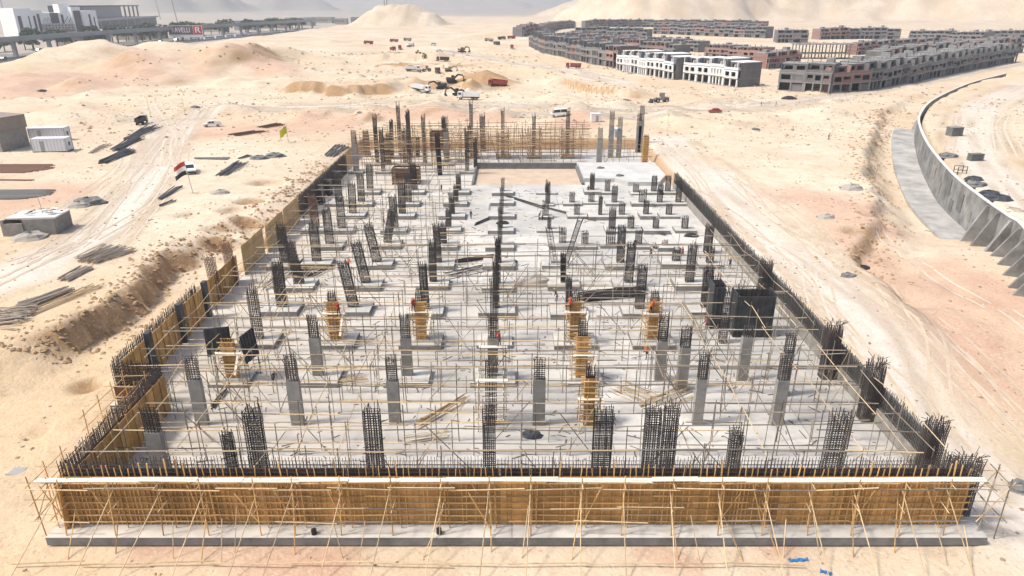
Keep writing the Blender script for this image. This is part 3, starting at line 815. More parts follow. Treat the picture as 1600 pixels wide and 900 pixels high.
for k, z in enumerate((0.35, 0.95, 1.55, 2.15, 2.75, 3.4, 3.95)):     # walers
    x = XW0 - 0.3
    while x < XW1 - 0.5:
        L = min(RNG.uniform(3.2, 4.4), XW1 + 0.25 - x)
        board("waler", L3(x, YW - 0.175 - 0.012 * RNG.random(), z + RNG.uniform(-.05, .05)), L3(x + L, YW - 0.175, z + RNG.uniform(-.05, .05)), 0.07, 0.09, M_STUD if RNG.random() < .85 else M_TIMB, FW)
        x += L - 0.02
x = XW0 - 1.4
while x < XW1 - 1:                   # walkway boards along the top
    L = min(RNG.uniform(3.4, 4.4), XW1 + 1.0 - x)
    z = 4.62 + RNG.uniform(-.05, .05)
    for dy in (0.0, 0.27):
        board("walkway_board", L3(x + RNG.uniform(-.1, .1), YW - 0.72 + dy, z), L3(x + L + 0.1, YW - 0.72 + dy, z + RNG.uniform(-.05, .05)), 0.25, 0.06, M_WALK, FW)
    x += L
x = XW0 + 0.6; posts = []
while x < XW1 + 0.2:                 # standards, ties and raking props
    xx = x + RNG.uniform(-.25, .25); posts.append(xx); ln = RNG.uniform(-.25, .25)
    pole("post", L3(xx + ln, YW - 1.35, 0.004), L3(xx, YW - 0.95, 5.0 + RNG.uniform(-.3, .3)), 0.048, M_STUD, FW)
    pole("post", L3(xx + 0.5, YW - 0.5, 0.004), L3(xx + 0.4, YW - 0.45, 4.5 + RNG.uniform(-.2, .2)), 0.042, M_STUD, FW)
    for z in (4.5, 2.4):
        pole("tie", L3(xx, YW - 1.6, z + RNG.uniform(-.1, .1)), L3(xx + .1, YW - 0.2, z), 0.04, M_TIMB, FW)
    lx = (xx - 0) * 0.028 + RNG.uniform(-.5, .5)
    gy = 38.4 + RNG.uniform(-.5, 1.2)
    gx = xx - 0.55 - 0.25 * (xx < 0) + lx
    pole("raking_prop", (gx, gy - YW, h1(gx, gy) - 0.05), L3(xx, YW - 0.3, RNG.uniform(3.4, 4.4)), 0.042, M_TIMB, FW)
    if RNG.random() < 0.6:
        gx2, gy2 = xx + RNG.uniform(-1.6, 1.6), RNG.uniform(41.0, 42.2)
        pole("raking_prop", (gx2, gy2 - YW, h1(gx2, gy2) - 0.05), L3(xx + RNG.uniform(-.3, .3), YW - 0.3, RNG.uniform(1.6, 3.2)), 0.042, M_TIMB if RNG.random() < .5 else M_STUD, FW)
    if RNG.random() < 0.5:
        a = RNG.choice((-1.6, 1.6, -1.0))
        pole("brace", L3(xx, YW - 1.0, RNG.uniform(0.2, 1.0)), L3(xx + a, YW - 0.75, RNG.uniform(3.2, 4.4)), 0.04, M_STUD, FW)
    x += RNG.uniform(3.2, 3.7)
for z, yo in ((4.15, 1.05), (2.5, 1.2), (1.3, 1.3)):      # long rails outside the posts
    x = XW0 - 2.2
    while x < XW1 + 0.5:
        L = min(RNG.uniform(4, 6), XW1 + 2.2 - x)
        if z > 4 or RNG.random() < 0.35:
            pole("rail", L3(x, YW - yo - RNG.uniform(0, .12), z + RNG.uniform(-.15, .15)), L3(x + L + .3, YW - yo - RNG.uniform(0, .12), z + RNG.uniform(-.15, .15)), 0.045, M_TIMB if RNG.random() < .5 else M_PIPE, FW)
        x += L
x = XW0 + 0.2
while x < XW1:                       # stud ends that stick up behind the walkway
    big = RNG.random() < .12
    board("stud_end", L3(x, YW + 0.12, 3.9), L3(x + RNG.uniform(-.12, .12), YW + 0.12, RNG.uniform(5.0, 5.6) + (0.4 if big else 0)), 0.10 if big else 0.06, 0.07, M_STUD, FW, up=(0, 1, 0))
    x += RNG.choice((0.45, 0.5, 0.55, 0.8))
x = XW0 + 0.6
while x < XW1:                       # struts that hold the walkway
    s = RNG.choice((-.5, .5)) if x < 0 else 0.55
    pole("strut", L3(x, YW - 0.75, 4.55), L3(x - s if x < 0 else x + s, YW - 0.2, 3.4 + RNG.uniform(-.4, .3)), 0.035, M_TIMB, FW)
    x += RNG.uniform(1.6, 2.3)
fb = rebar_wall(FW, (XW0, 0.5, 0), (XW1, 0.5, 0), 0.004, 5.75, gap=0.55, step=0.26, tb=0.035, rag=0.2)
board("plywood_panel", L3(XW0 - 0.05, YW, 0.004), L3(XW0 - 0.05, YW, 4.4), 0.06, 1.4, M_PLY, FW, up=(0, 1, 0))
# ground rail and stakes in front of the props
x = -37
i = 0
while x < 20:
    L = RNG.uniform(4.5, 6); y0, y1 = 40.6 + RNG.uniform(-.2, .2), 40.6 + RNG.uniform(-.2, .2)
    pole("ground_rail", (x, y0 - YW, h1(x, y0) + 0.35), (x + L + .3, y1 - YW, h1(x + L, y1) + 0.4 + RNG.uniform(-.1, .1)), 0.05, M_TIMB, FW)
    x += L
for k in range(10):
    a = RNG.uniform(-33, 34); g = RNG.uniform(40.2, 42.2)
    pole("loose_prop", (a, g - YW, h1(a, g) - 0.03), (a + RNG.uniform(-1.2, .6), RNG.uniform(-2.4, -1.0), RNG.uniform(1.0, 3.0)), 0.035, M_TIMB, FW)

# scaffold frames round the left and right ends of the front wall
def frame_scaffold(label, xs, ys, zs, mt, top=0.6):
    t = thing("end_scaffold", label, "scaffold", (xs[0], ys[0], min(h1(xs[0], ys[0]), 0)), 0, "timber scaffolds at the wall ends")
    ox, oy, oz = t.location
    for x in xs:
        for y in ys:
            zb = max(h1(x, y), -0.8)
            pole("standard", (x - ox, y - oy, zb - oz - .03), (x - ox + RNG.uniform(-.2, .2), y - oy, zs[-1] + top - oz), 0.045, mt, t)
    for z in zs:
        for x in xs: pole("ledger", (x - ox, ys[0] - oy - .7, z - oz), (x - ox, ys[-1] - oy + .7, z - oz + RNG.uniform(-.15, .15)), 0.04, mt, t)
        for y in ys: pole("ledger", (xs[0] - ox - .8, y - oy, z - oz + .06), (xs[-1] - ox + .8, y - oy, z - oz + RNG.uniform(-.1, .2)), 0.04, M_TIMB, t)
    for k in range(3):
        y = RNG.choice(ys)
        pole("brace", (xs[0] - ox - .3, y - oy, zs[0] - oz - .5), (xs[-1] - ox + .3, y - oy, zs[-1] - oz + .3), 0.04, M_TIMB, t)
frame_scaffold("pole scaffold leaning round the front left corner of the formwork", (-36.6, -35.4), (44.0, 46.0, 48.0), (1.2, 2.6, 4.2), M_STUD)
frame_scaffold("timber scaffold outside the left wall near the corner", (-38.6, -36.4), (54.5, 57.0, 59.5, 61.5), (1.2, 2.4, 3.6), M_STUD)
frame_scaffold("pole scaffold round the front right corner of the formwork", (36.1, 37.6), (43.6, 45.4), (1.4, 2.8, 4.3), M_PIPE)

# ------------------------------------------------------------------ tube scaffolds inside
def scaffold_line(label, y, x0, x1, zl=(2.1, 4.2), step=3.0, r=0.046, mt=None, drop=0.12, top=0.9, vert=None, group="rows of tube scaffold over the slab"):
    mt = mt or M_PIPE
    t = thing("pole_scaffold", label, "scaffold", (0, y, 0), 0, group)
    x = x0
    while x < x1:
        if RNG.random() > drop:
            hh = zl[-1] + RNG.uniform(0.1, top)
            if RNG.random() < .2: hh = zl[0] + RNG.uniform(.2, .8)
            yy = RNG.uniform(-.12, .12)
            pole("standard", (x, yy, 0.002), (x + RNG.uniform(-.12, .12), yy, hh), r, mt, t, sides=5)
        x += step * RNG.uniform(.8, 1.2)
    for k, z in enumerate(zl):
        x = x0 - 0.8; zc = z + RNG.uniform(-.2, .2)
        while x < x1:
            L = min(RNG.uniform(5, 7), x1 + .8 - x)
            z2 = zc + RNG.uniform(-.14, .14)
            if RNG.random() > drop * .6:
                pole("ledger", (x, RNG.uniform(-.1, .1), zc), (x + L + .3, RNG.uniform(-.1, .1), z2), r * 1.25, mt if RNG.random() < (.6 if x < 0 else .85) else M_TIMB, t, sides=5)
            zc = z2; x += L
    for k in range(max(1, int((x1 - x0) / 11))):
        x = RNG.uniform(x0, x1 - 4); s = RNG.choice((-1, 1)) * RNG.uniform(2.0, 4.0)
        pole("brace", (x, .1, 0.05), (x + s, .1, zl[-1] + RNG.uniform(-.3, .4)), r, mt if RNG.random() < .6 else M_TIMB, t, sides=5)
    return t

ylines = [47.4, 51.2, 53.4, 55.6, 60.6, 62.6, 64.4, 65.9, 69.6, 71.6, 73.8, 78.4, 80.4, 82.6, 87.2, 89.2, 91.4, 96.2, 98.4, 101.0, 104.8]
for i, y in enumerate(ylines):
    xl = -34 if y < 62 else -38
    scaffold_line(f"row of thin scaffold poles across the slab, {nth(i + 1)} back from the front formwork", y, xl + RNG.uniform(0, 2), 34 - RNG.uniform(0, 2),
                  zl=(2.2, 4.3) if i % 2 else (1.5, 3.0, 4.6), drop=0.12 if i < 15 else 0.3)
for i, y in enumerate((106.5, 110, 115, 119, 124, 128, 133, 138, 143, 150, 156)):
    scaffold_line(f"row of scaffold poles on the left half, {nth(i + 1)} behind the full-width rows", y, -38, -6 - RNG.uniform(0, 10), zl=(2.2, 4.4), drop=0.15, step=2.4, group="scaffold rows on the left half")
for i, (y, x0, x1) in enumerate(((165, -38, -12), (169, -38, -10), (172, -38, -11), (176.5, -38, 18), (180, -38, 19), (184, -37, 19), (188.5, -36, 20), (192.5, -34, 20), (196, -34, 20))):
    scaffold_line(f"brown scaffold at the far end of the slab, {nth(i + 1)} row back", y, x0, x1, zl=(1.6, 3.2, 4.8, 6.4, 7.6), step=2.6, r=0.055, mt=mat("brown_scaffold", (0.25, 0.155, 0.09), 0.85, var=0.4), drop=0.08, top=1.0,
                  group="brown scaffolds at the far end")
for i, (y, x0, x1) in enumerate(((177.5, 21, 34.5), (183, 22, 35), (188, 20, 35))):
    scaffold_line(f"low scaffold in the far right corner of the slab, {nth(i + 1)} row back", y, x0, x1, zl=(2.0, 4.0), step=2.0, r=0.05, drop=0.1, group="low scaffolds in the far right corner")

def long_line(label, x, y0, y1, z, mt, r=0.04):
    t = thing("long_scaffold_line", label, "scaffold", (x, y0, 0), 0, "scaffold lines that run away from the camera")
    y = 0.0; zc = z
    while y < y1 - y0:
        L = min(RNG.uniform(5, 7), y1 - y0 - y + .5)
        z2 = z + RNG.uniform(-.35, .35)
        if RNG.random() > .12: pole("ledger", (RNG.uniform(-.15, .15), y, zc), (RNG.uniform(-.25, .25), y + L + .4, z2), r, mt, t, sides=5)
        pole("standard", (0.1, y + .2, 0.002), (0.1 + RNG.uniform(-.1, .1), y + .2, zc + RNG.uniform(.1, .7)), r * .9, M_PIPE, t, sides=5)
        if RNG.random() < .4: pole("brace", (-.1, y, zc), (RNG.uniform(-.6, .6), y + 3.0, 0.1), r * .9, mt, t, sides=5)
        y += L; zc = z2
for i, (x, y1, z) in enumerate(((-33.2, 62, 4.4), (-31.5, 84, 4.8), (-37.6, 104, 4.4), (-35.6, 126, 4.4), (-27.5, 92, 4.3), (-24.5, 84, 4.6), (-17.5, 66, 4.4), (-14.5, 130, 3.6))):
    long_line(f"scaffold line running away from the camera, {nth(i + 1)} of the left side", x, 47 if x > -34 else 64, y1, z, M_TIMB)
for i, (x, y1, z) in enumerate(((14.6, 72, 4.2), (20.4, 86, 4.6), (22.8, 80, 4.4), (28.0, 96, 4.8), (30.2, 90, 4.6), (32.0, 112, 4.4), (33.6, 104, 5.0), (34.6, 84, 5.2))):
    long_line(f"scaffold line running away from the camera, {nth(i + 1)} of the right side", x, 47, y1, z, M_TIMB if i % 2 else M_PIPE)

# scaffold towers round the column forms: rungs on four posts and a sloping plank
def tower(x, y, h, label, w=2.2, rung=0.5, mt=None, plank=True, r=0.04, rt=.05):
    mt = mt or M_TIMB
    t = thing("scaffold_tower", label, "scaffold", (x, y, 0), 0, "scaffold towers round the columns")
    for sx in (-1, 1):
        for sy in (-1, 1):
            pole("standard", (sx * w / 2, sy * w / 2, 0.002), (sx * w / 2 + RNG.uniform(-.1, .1), sy * w / 2, h + RNG.uniform(0, .6)), r, M_PIPE, t, sides=5)
    z = 0.7
    while z < h:
        for s in (-1, 1):
            if s > 0 or mt is not M_TIMB or RNG.random() < .4: board("rung", (-w / 2 - .3, s * w / 2, z), (w / 2 + .3 + RNG.uniform(-.2, .4), s * w / 2, z + RNG.uniform(-.08, .08)), rt, rt * 1.2, mt if RNG.random() < .5 else M_STUD, t)
            if RNG.random() < .6: board("rung", (s * w / 2, -w / 2 - .3, z + .1), (s * w / 2, w / 2 + .3, z + .1 + RNG.uniform(-.08, .08)), rt, rt * 1.2, mt, t)
        z += rung
    board("deck_plank", (-w / 2 - .2, -w / 4, h - .3), (w / 2 + .4, -w / 4, h - .3), 0.5, 0.06, M_WALK, t)
    if plank: board("ramp_plank", (w * .62, -w * .5, h - .2), (w * .45, -w * .8, h * .4), 0.3, 0.06, M_WALK, t)
    return t
for x, y, h, lb in ((-21.2, 76.3, 4.4, "second column form from the left"), (-10.9, 76.3, 4.6, "column form left of the centre line"), (7.5, 76.3, 4.6, "tall orange form right of the centre line"),
                    (16.8, 76.3, 4.4, "orange form with a sloping plank on the right"), (-30.3, 67.3, 3.8, "orange form beside the grey steel sheets"), (7.5, 67.3, 3.6, "orange form with the rebar top")):
    tower(x, y, h, "timber scaffold tower round the " + lb)
tower(-2.0, 58.4, 5.6, "ladder-like scaffold tower with white planks on the centre line", w=2.4, rung=0.62, mt=M_WALK, plank=False)
tower(7.4, 58.6, 3.4, "low scaffold tower round the front orange form", w=1.9)
tower(-2.1, 67.3, 4.6, "tube scaffold tower round the centre column", w=2.4, rung=1.1, mt=M_PIPE, plank=False)
for i, x in enumerate((-10.6, -2.4, 5.7, 14.6)):
    tower(x, 186, 7.6, f"rust coloured timber tower at the far end, {nth(i + 1)} from left", w=3.0, rung=0.55, mt=mat("rust_timber", (0.33, 0.165, 0.085), 0.85, var=0.3), plank=False, r=0.08, rt=.13)
t = thing("timber_crate_form", "red brown timber box form among the far rebar columns", "formwork", (-18.6, 181, 0))
for s in (-1, 1):
    for k in range(9): board("plank", (-2.2, s * 1.5, 3.4 + .52 * k), (2.2, s * 1.5, 3.4 + .52 * k), 0.1, 0.46, M_PLYD, t)
    for k in range(9): board("plank", (s * 2.2, -1.5, 3.4 + .52 * k), (s * 2.2, 1.5, 3.4 + .52 * k), 0.1, 0.46, M_PLYD, t)
    for q in (-1, 1): pole("leg", (s * 2.0, q * 1.3, 0.002), (s * 2.0, q * 1.3, 8.4), 0.1, M_STUD, t)
t = thing("timber_crate_form", "dark slatted box form on the floor near the left rear", "formwork", (-24, 158, 0))
for s in (-1, 1):
    for k in range(6):
        board("plank", (-3.0, s * 2.0, 0.2 + .62 * k), (3.0, s * 2.0, 0.2 + .62 * k), 0.1, 0.4, M_PLYD, t); board("plank", (s * 3.0, -2.0, 0.2 + .62 * k), (s * 3.0, 2.0, 0.2 + .62 * k), 0.1, 0.4, M_PLYD, t)
    for q in (-1, 1): pole("leg", (s * 2.9, q * 1.9, 0.002), (s * 2.9, q * 1.9, 3.8), 0.08, M_STUD, t)

# steel wall shutters (dark boxes)
def shutter_box(label, x, y, w, d, h, ribs=5):
    t = thing("steel_shutter", label, "formwork", (x, y, 0), 0, "dark steel wall shutters")
    for s in (-1, 1):
        board("shutter_panel", (0, s * d / 2, 0.002), (0, s * d / 2, h), w, 0.1, M_STEELP, t, up=(0, 1, 0))
        board("shutter_panel", (s * w / 2, 0, 0.002), (s * w / 2, 0, h + .3), 0.1, d - 0.12, M_STEELP, t, up=(0, 1, 0))
        for k in range(ribs):
            xx = -w / 2 + w * (k + .5) / ribs
            board("rib", (xx, s * (d / 2 + .1), 0.002), (xx, s * (d / 2 + .1), h - .05), 0.08, 0.1, M_STEELP, t, up=(0, 1, 0))
    mesh_obj("rebar_cage", cage_mesh(round(w * .8, 1), round(d * .6, 1), h + 1.2, n=7), t, loc=(0, 0, 0.004))
shutter_box("large dark steel shutter box standing on the right of the slab", 29.4, 79.0, 4.6, 2.4, 5.4)
shutter_box("narrow dark steel shutter beside the large box on the right", 25.6, 81.5, 1.3, 2.6, 5.6, 2)
for i, (x, y, rz) in enumerate(((-31.8, 68.4, 0.25), (-28.0, 67.6, 1.35))):
    t = thing("steel_sheet_form", ("ribbed grey steel sheet leaning left of an orange column form", "ribbed grey steel sheet standing right of an orange column form")[i], "formwork", (x, y, 0), rz)
    board("sheet", (0, 0, 2.4), (0, .3, 5.6), 2.6, 0.06, M_STEELP, t, up=(0, 1, 0))
    for k in range(5): board("rib", (-1.1 + .55 * k, -.09, 2.4), (-1.1 + .55 * k, .21, 5.6), 0.08, 0.08, M_STEELP, t, up=(0, 1, 0))
    for s in (-1, 1): pole("leg", (s, 0, 0.002), (s, 0, 2.5), 0.06, M_PIPE, t)
# ------------------------------------------------------------------ curved retaining wall
M_RW = mat("retaining_concrete", (0.30, 0.295, 0.28), 0.9, var=.12, noise=0.55, nscale=0.3, bump=0.3)
M_COPE = mat("coping_concrete", (0.62, 0.61, 0.58), 0.9, noise=0.1, nscale=0.5)
RWT = thing("retaining_wall", "long curved grey concrete retaining wall with counterforts on the right", "wall", (WALL_PTS[0][0], WALL_PTS[0][1], 0))
rox, roy = WALL_PTS[0][0], WALL_PTS[0][1]
dense = []
acc = 0.0
for a, b in zip(WALL_PTS[:-1], WALL_PTS[1:]):
    L = (b - a).length; k = 0
    for i in range(max(1, int(L / 1.5))): dense.append(a.lerp(b, i / max(1, int(L / 1.5))))
dense.append(WALL_PTS[-1])
def wn_at(i):
    a, b = dense[max(i - 1, 0)], dense[min(i + 1, len(dense) - 1)]
    t = Vector((b.x - a.x, b.y - a.y, 0)).normalized()
    return t, Vector((-t.y, t.x, 0))
STEP = 4
for i in range(0, len(dense) - 1, STEP):
    j = min(i + STEP, len(dense) - 1)
    mbp, mbc = MB(), MB()
    for k in range(i, j):
        A, B = dense[k], dense[k + 1]
        (_, na), (_, nb) = wn_at(k), wn_at(k + 1)
        ba, bb = float(wall_base(A.y)) - 0.8, float(wall_base(B.y)) - 0.8
        def q(P, n_, o, z): return (P.x + n_.x * o - rox, P.y + n_.y * o - roy, z)
        g = 0.012
        la, lb = [q(A, na, 0.32, ba), q(B, nb, 0.32, bb), q(B, nb, 0.2, B.z), q(A, na, 0.2, A.z)], None
        ra = [q(A, na, -0.25, ba), q(B, nb, -0.25, bb), q(B, nb, -0.2, B.z), q(A, na, -0.2, A.z)]
        mbp.quad(*la[::-1]); mbp.quad(*ra)
        ca = [q(A, na, 0.3, A.z + .18), q(B, nb, 0.3, B.z + .18), q(B, nb, -0.3, B.z + .18), q(A, na, -0.3, A.z + .18)]
        cb = [q(A, na, 0.3, A.z), q(B, nb, 0.3, B.z), q(B, nb, -0.3, B.z), q(A, na, -0.3, A.z)]
        mbc.quad(*ca); mbc.quad(*cb[::-1])
        mbc.quad(cb[0], cb[1], ca[1], ca[0]); mbc.quad(cb[3], ca[3], ca[2], cb[2])
    mbp.build("wall_panel", M_RW, RWT); mbc.build("coping", M_COPE, RWT)
# horizontal casting ledge, footing and patches
fl, ld = MB(), MB()
for k in range(len(dense) - 1):
    A, B = dense[k], dense[k + 1]
    (_, na), (_, nb) = wn_at(k), wn_at(k + 1)
    za, zb = float(wall_base(A.y)), float(wall_base(B.y))
    q = lambda P, n_, o, z: (P.x + n_.x * o - rox, P.y + n_.y * o - roy, z)
    if 104 < A.y < 226:
        za, zb = float(wall_base(max(A.y, 132))), float(wall_base(max(B.y, 132)))
        wa = 6.2
        fl.quad(q(A, na, wa, za + .75), q(A, na, .2, za + .75), q(B, nb, .2, zb + .75), q(B, nb, wa, zb + .75))
        fl.quad(q(A, na, wa, za - .6), q(A, na, wa, za + .75), q(B, nb, wa, zb + .75), q(B, nb, wa, zb - .6))
    if A.y > 226:
        ld.quad(q(A, na, 1.5, za + .5), q(A, na, .2, za + .5), q(B, nb, .2, zb + .5), q(B, nb, 1.5, zb + .5))
        ld.quad(q(A, na, 1.5, za - .6), q(A, na, 1.5, za + .5), q(B, nb, 1.5, zb + .5), q(B, nb, 1.5, zb - .6))
fl.build("footing", mat("footing_concrete", (0.44, 0.43, 0.40), .9, noise=.5, nscale=.22, col2=(.26, .25, .235)), RWT); ld.build("footing_step", M_CONC, RWT)
for i, (y, zz, w, h) in enumerate(((132, 2.2, 3.0, 3.6), (126, 1.2, 1.4, 2.0), (119, 1.5, 5.0, 3.4), (123, -.4, 1.6, 1.5), (143, 3.2, 3.2, 3.2), (150, 1.0, 4, 2.2), (139, .2, 2.2, 2.4), (158, 2.4, 4.5, 2.6))):
    k = min(range(len(dense)), key=lambda a: abs(dense[a].y - y)); tt, nn = wn_at(k); P = dense[k] + nn * 0.335
    board("repair_patch", (P.x - rox, P.y - roy, zz - h / 2), (P.x - rox, P.y - roy, zz + h / 2), w, 0.1, M_CONCD if i % 2 == 0 else M_CONC, RWT, up=nn)
y = 87.0
while y < 122:
    k = min(range(len(dense)), key=lambda a: abs(dense[a].y - y)); tt, nn = wn_at(k); P = dense[k]; zb = float(wall_base(P.y)) - 1.2
    b = MB(); n0 = len(b.v)
    for s in (-.28, .28):
        for o, z in ((0.25, zb), (4.0, zb), (0.7, P.z - .25), (0.25, P.z - .25)):
            b.v.append((P.x + nn.x * o + tt.x * s - rox, P.y + nn.y * o + tt.y * s - roy, z))
    b.f += [(0, 3, 2, 1), (4, 5, 6, 7), (0, 1, 5, 4), (1, 2, 6, 5), (2, 3, 7, 6), (3, 0, 4, 7)]
    b.build("counterfort", M_RW, RWT); y += 4.6

# ------------------------------------------------------------------ terraces of unfinished houses
M_BLOCK = mat("grey_blockwork", (0.20, 0.195, 0.19), 0.95, var=0.18, noise=0.3, nscale=0.25)
M_FRAME = mat("grey_frame", (0.27, 0.26, 0.25), 0.95, var=0.12, noise=0.2, nscale=0.3)
M_BRICK = mat("red_brick", (0.29, 0.15, 0.115), 0.95, var=0.22, noise=0.35, nscale=0.35, col2=(0.23, 0.17, 0.15))
M_RENDER = mat("white_render", (0.74, 0.73, 0.71), 0.8, noise=0.08, nscale=0.4)
HOUSE = {}
def house_parts(W, style, variant):
    k = (round(W, 1), style, variant)
    if k in HOUSE: return HOUSE[k]
    wallm = {"grey": M_BLOCK, "brick": M_BRICK, "white": M_BLOCK}[style]
    frm = {"grey": M_FRAME, "brick": M_FRAME, "white": M_RENDER}[style]
    D = 12.0; parts = []
    r = random.Random(variant * 7 + 1)
    b = MB()
    for s in (-1, 1): b.box((s * (W / 2 - .14), D / 2 + .7, 4.6), (.26, D - 1.4, 9.2))
    b.box((0, D - .15, 4.6), (W - .54, .3, 9.2))
    parts.append(("party_wall", b.mesh("party_wall", wallm)))
    for z, y0 in ((0.15, 0.0), (3.25, 0.0), (6.45, 0.0), (9.3, 3.2)):
        b = MB().box((0, (y0 + D) / 2, z), (W - .02, D - y0 + .02, .3)); parts.append(("floor_slab", b.mesh("floor_slab", frm if z > 9 else M_FRAME)))
    # first floor facade with real openings, parapet above it
    b = MB(); n = r.choice((2, 2, 3, 4))
    b.box((0, .2, 3.75), (W - .04, .38, .7)); b.box((0, .2, 6.05), (W - .04, .38, .5)); b.box((0, .2, 7.0), (W - .04, .3, .8))
    pw = 1.0 if style != "white" else 1.3
    ow = (W - pw * (n + 1)) / n
    for i in range(n + 1): b.box((-W / 2 + pw / 2 + i * (W - pw) / n, .2, 4.95), (pw - .04, .38, 1.7))
    parts.append(("facade", b.mesh("facade", frm if style == "white" else wallm)))
    pm = MB().box((0, .4, 1.7), (.55, .6, 2.8)).mesh("pier", frm)
    for i in range(n + 1): parts.append(("pier", pm, (-W / 2 + .35 + i * (W - .7) / n, 0, 0)))
    # upper storey set back behind a terrace
    b = MB(); H = 2.7
    y0 = 3.3
    for i in range(3): b.box((-W / 2 + .6 + i * (W - 1.2) / 2, y0 + .15, 6.6 + H / 2), (1.2 if i != 1 else 1.6, .3, H - .02))
    b.box((0, y0 + .15, 6.95), (W - .5, .26, .7)); b.box((0, y0 + .15, 8.9), (W - .5, .26, .5))
    parts.append(("upper_storey", b.mesh("upper_storey", M_BRICK if (variant == 4 and style == "grey") else wallm)))
    if style != "white":
        for i in range(n):                 # some openings are already bricked up or half closed
            if r.random() < .35:
                hh_ = r.choice((.7, 1.69)); parts.append(("infill", MB().box((-W / 2 + pw / 2 + (i + .5) * (W - pw) / n, .24, 4.1 + hh_ / 2), (ow + .03, .2, hh_)).mesh("infill", M_BRICK if r.random() < .5 else M_BLOCK)))
            if r.random() < .3: parts.append(("infill", MB().box((-W / 2 + .35 + (i + .5) * (W - .7) / n, .5, 1.5), ((W - .7) / n - .56, .2, 2.4)).mesh("infill", M_BRICK if r.random() < .4 else M_BLOCK)))
    b = MB(); b.box((0, 5.2, 4.85), (W - .6, .25, 2.9)); b.box((0, 5.2, 1.7), (W - .6, .25, 2.8)); b.box((0, 7.2, 7.9), (W - .6, .25, 2.5))
    parts.append(("inner_wall", b.mesh("inner_wall", M_BLOCK)))
    if style == "white":
        for i in range(n):
            x = -W / 2 + pw / 2 + (i + .5) * (W - pw) / n
            b = MB(); b.box((x, -.06, 5.86), (ow + .5, .2, .14)); b.box((x, -.06, 4.08), (ow + .5, .2, .14))
            for s in (-1, 1): b.box((x + s * (ow / 2 + .16), -.06, 4.97), (.16, .18, 1.64))
            parts.append(("window_frame", b.mesh("window_frame", M_RENDER)))
        b = MB()
        for s in (-1, 1): b.box((s * (W / 2 - .5), .1, 8.0), (.3, .3, 2.9))
        b.box((W * .22, 1.4, 7.6), (.3, 2.4, 2.0)); parts.append(("terrace_frame", b.mesh("terrace_frame", M_RENDER)))
    else:
        b = MB()
        for i in range(4): b.box((-W / 2 + 1 + i * (W - 2) / 3, 4 + 2.2 * (i % 2), 9.45 + .6), (.3, .3, 1.2 * r.uniform(.6, 1.2)))
        if variant % 2: b.box((W * .2, 8.5, 10.2), (3.0, 3.2, 1.5))
        parts.append(("roof_stub", b.mesh("roof_stub", M_FRAME)))
    HOUSE[k] = parts
    return parts

def house(p, ang, W, style, variant, label, group, sc=1.0):
    t = thing("terrace_house", label, "house", p, ang, group)
    t.scale = (1, sc, sc)
    for pt in house_parts(W, style, variant):
        o = mesh_obj(pt[0], pt[1], t, loc=pt[2] if len(pt) > 2 else None)
        if pt[0] == "roof_stub": o["kind"] = "stuff"
    return t

def terrace(pix, W, styles, label, group, sc=1.0, zg=None, gaps=()):
    pts = [ground(a, b) for a, b in pix]
    L = [0]
    for a, b in zip(pts[:-1], pts[1:]): L.append(L[-1] + math.hypot(b.x - a.x, b.y - a.y))
    n = max(1, round(L[-1] / W)); W = L[-1] / n
    Wr = round(W, 1)
    for i in range(n):
        if i in gaps: continue
        def pos(s):
            return Vector((np.interp(s, L, [p.x for p in pts]), np.interp(s, L, [p.y for p in pts]), 0))
        a, b = pos(i * W), pos((i + 1) * W); d = (b - a).normalized(); c = (a + b) / 2
        fn = Vector((d.y, -d.x, 0))                     # front looks to the right of the walk
        zz = min(h1(c.x, c.y), h1(*(c - fn * 12)[:2]), h1(*(a)[:2]), h1(*(b)[:2])) - .1
        ang = math.atan2(-fn.x, fn.y) + math.pi
        st = styles(i, n) if callable(styles) else styles
        nm = {"grey": "grey block", "brick": "red brick", "white": "white rendered"}[st]
        house((c.x, c.y, zz), ang, Wr, st, (i * 5 + len(group) + i * i) % 9, f"unfinished {nm} house, {nth(i + 1)} from {label}", group, sc * (1 + 0.05 * ((i * 7) % 3 - 1)))
    return n

terrace([(962, 109), (1004, 117), (1050, 125)], 9.0, "white", "the left in the first white terrace", "first white terrace", 1.22)
terrace([(1066, 125), (1107, 131), (1150, 137)], 9.0, "white", "the left in the second white terrace", "second white terrace", 1.22)
terrace([(826, 72), (842, 80), (860, 86), (890, 93), (925, 101), (957, 107)], 10.5, lambda i, n: "brick" if i % 9 == 7 or i == n - 1 else "grey", "the far left end of the curved front terrace", "curved front terrace", 1.35)
terrace([(1214, 141), (1254, 144), (1295, 147)], 12.0, "grey", "the left in the grey corner block", "grey corner block", 1.28)
terrace([(1298, 146), (1362, 142), (1400, 134), (1450, 124), (1500, 114), (1545, 105), (1588, 97)], 11.0, lambda i, n: "brick" if i < 2 else "grey", "the brick end of the long right terrace", "long right terrace", 1.2)
terrace([(818, 58), (840, 52), (870, 47), (900, 44)], 12.0, lambda i, n: "brick" if i % 3 else "grey", "the left in the brick row behind the curved terrace", "brick row at far left", 1.1)
terrace([(898, 59), (950, 60), (1010, 62)], 12.0, "grey", "the left in the first inner row", "inner rows", 1.2)
terrace([(915, 44), (1000, 42), (1100, 44), (1195, 46)], 13.0, lambda i, n: "brick" if i % 4 == 2 else "grey", "the left in the rearmost row", "rearmost rows", 1.2)
terrace([(1020, 53), (1100, 56), (1195, 60)], 13.0, lambda i, n: "brick" if i % 4 == 1 else "grey", "the left in the second rearmost row", "second rearmost row", 1.2)
terrace([(940, 70), (1010, 74), (1090, 82)], 11.0, lambda i, n: "brick" if i % 2 else "grey", "the left in the brick row behind the white terraces", "brick row inside the estate", 0.9)
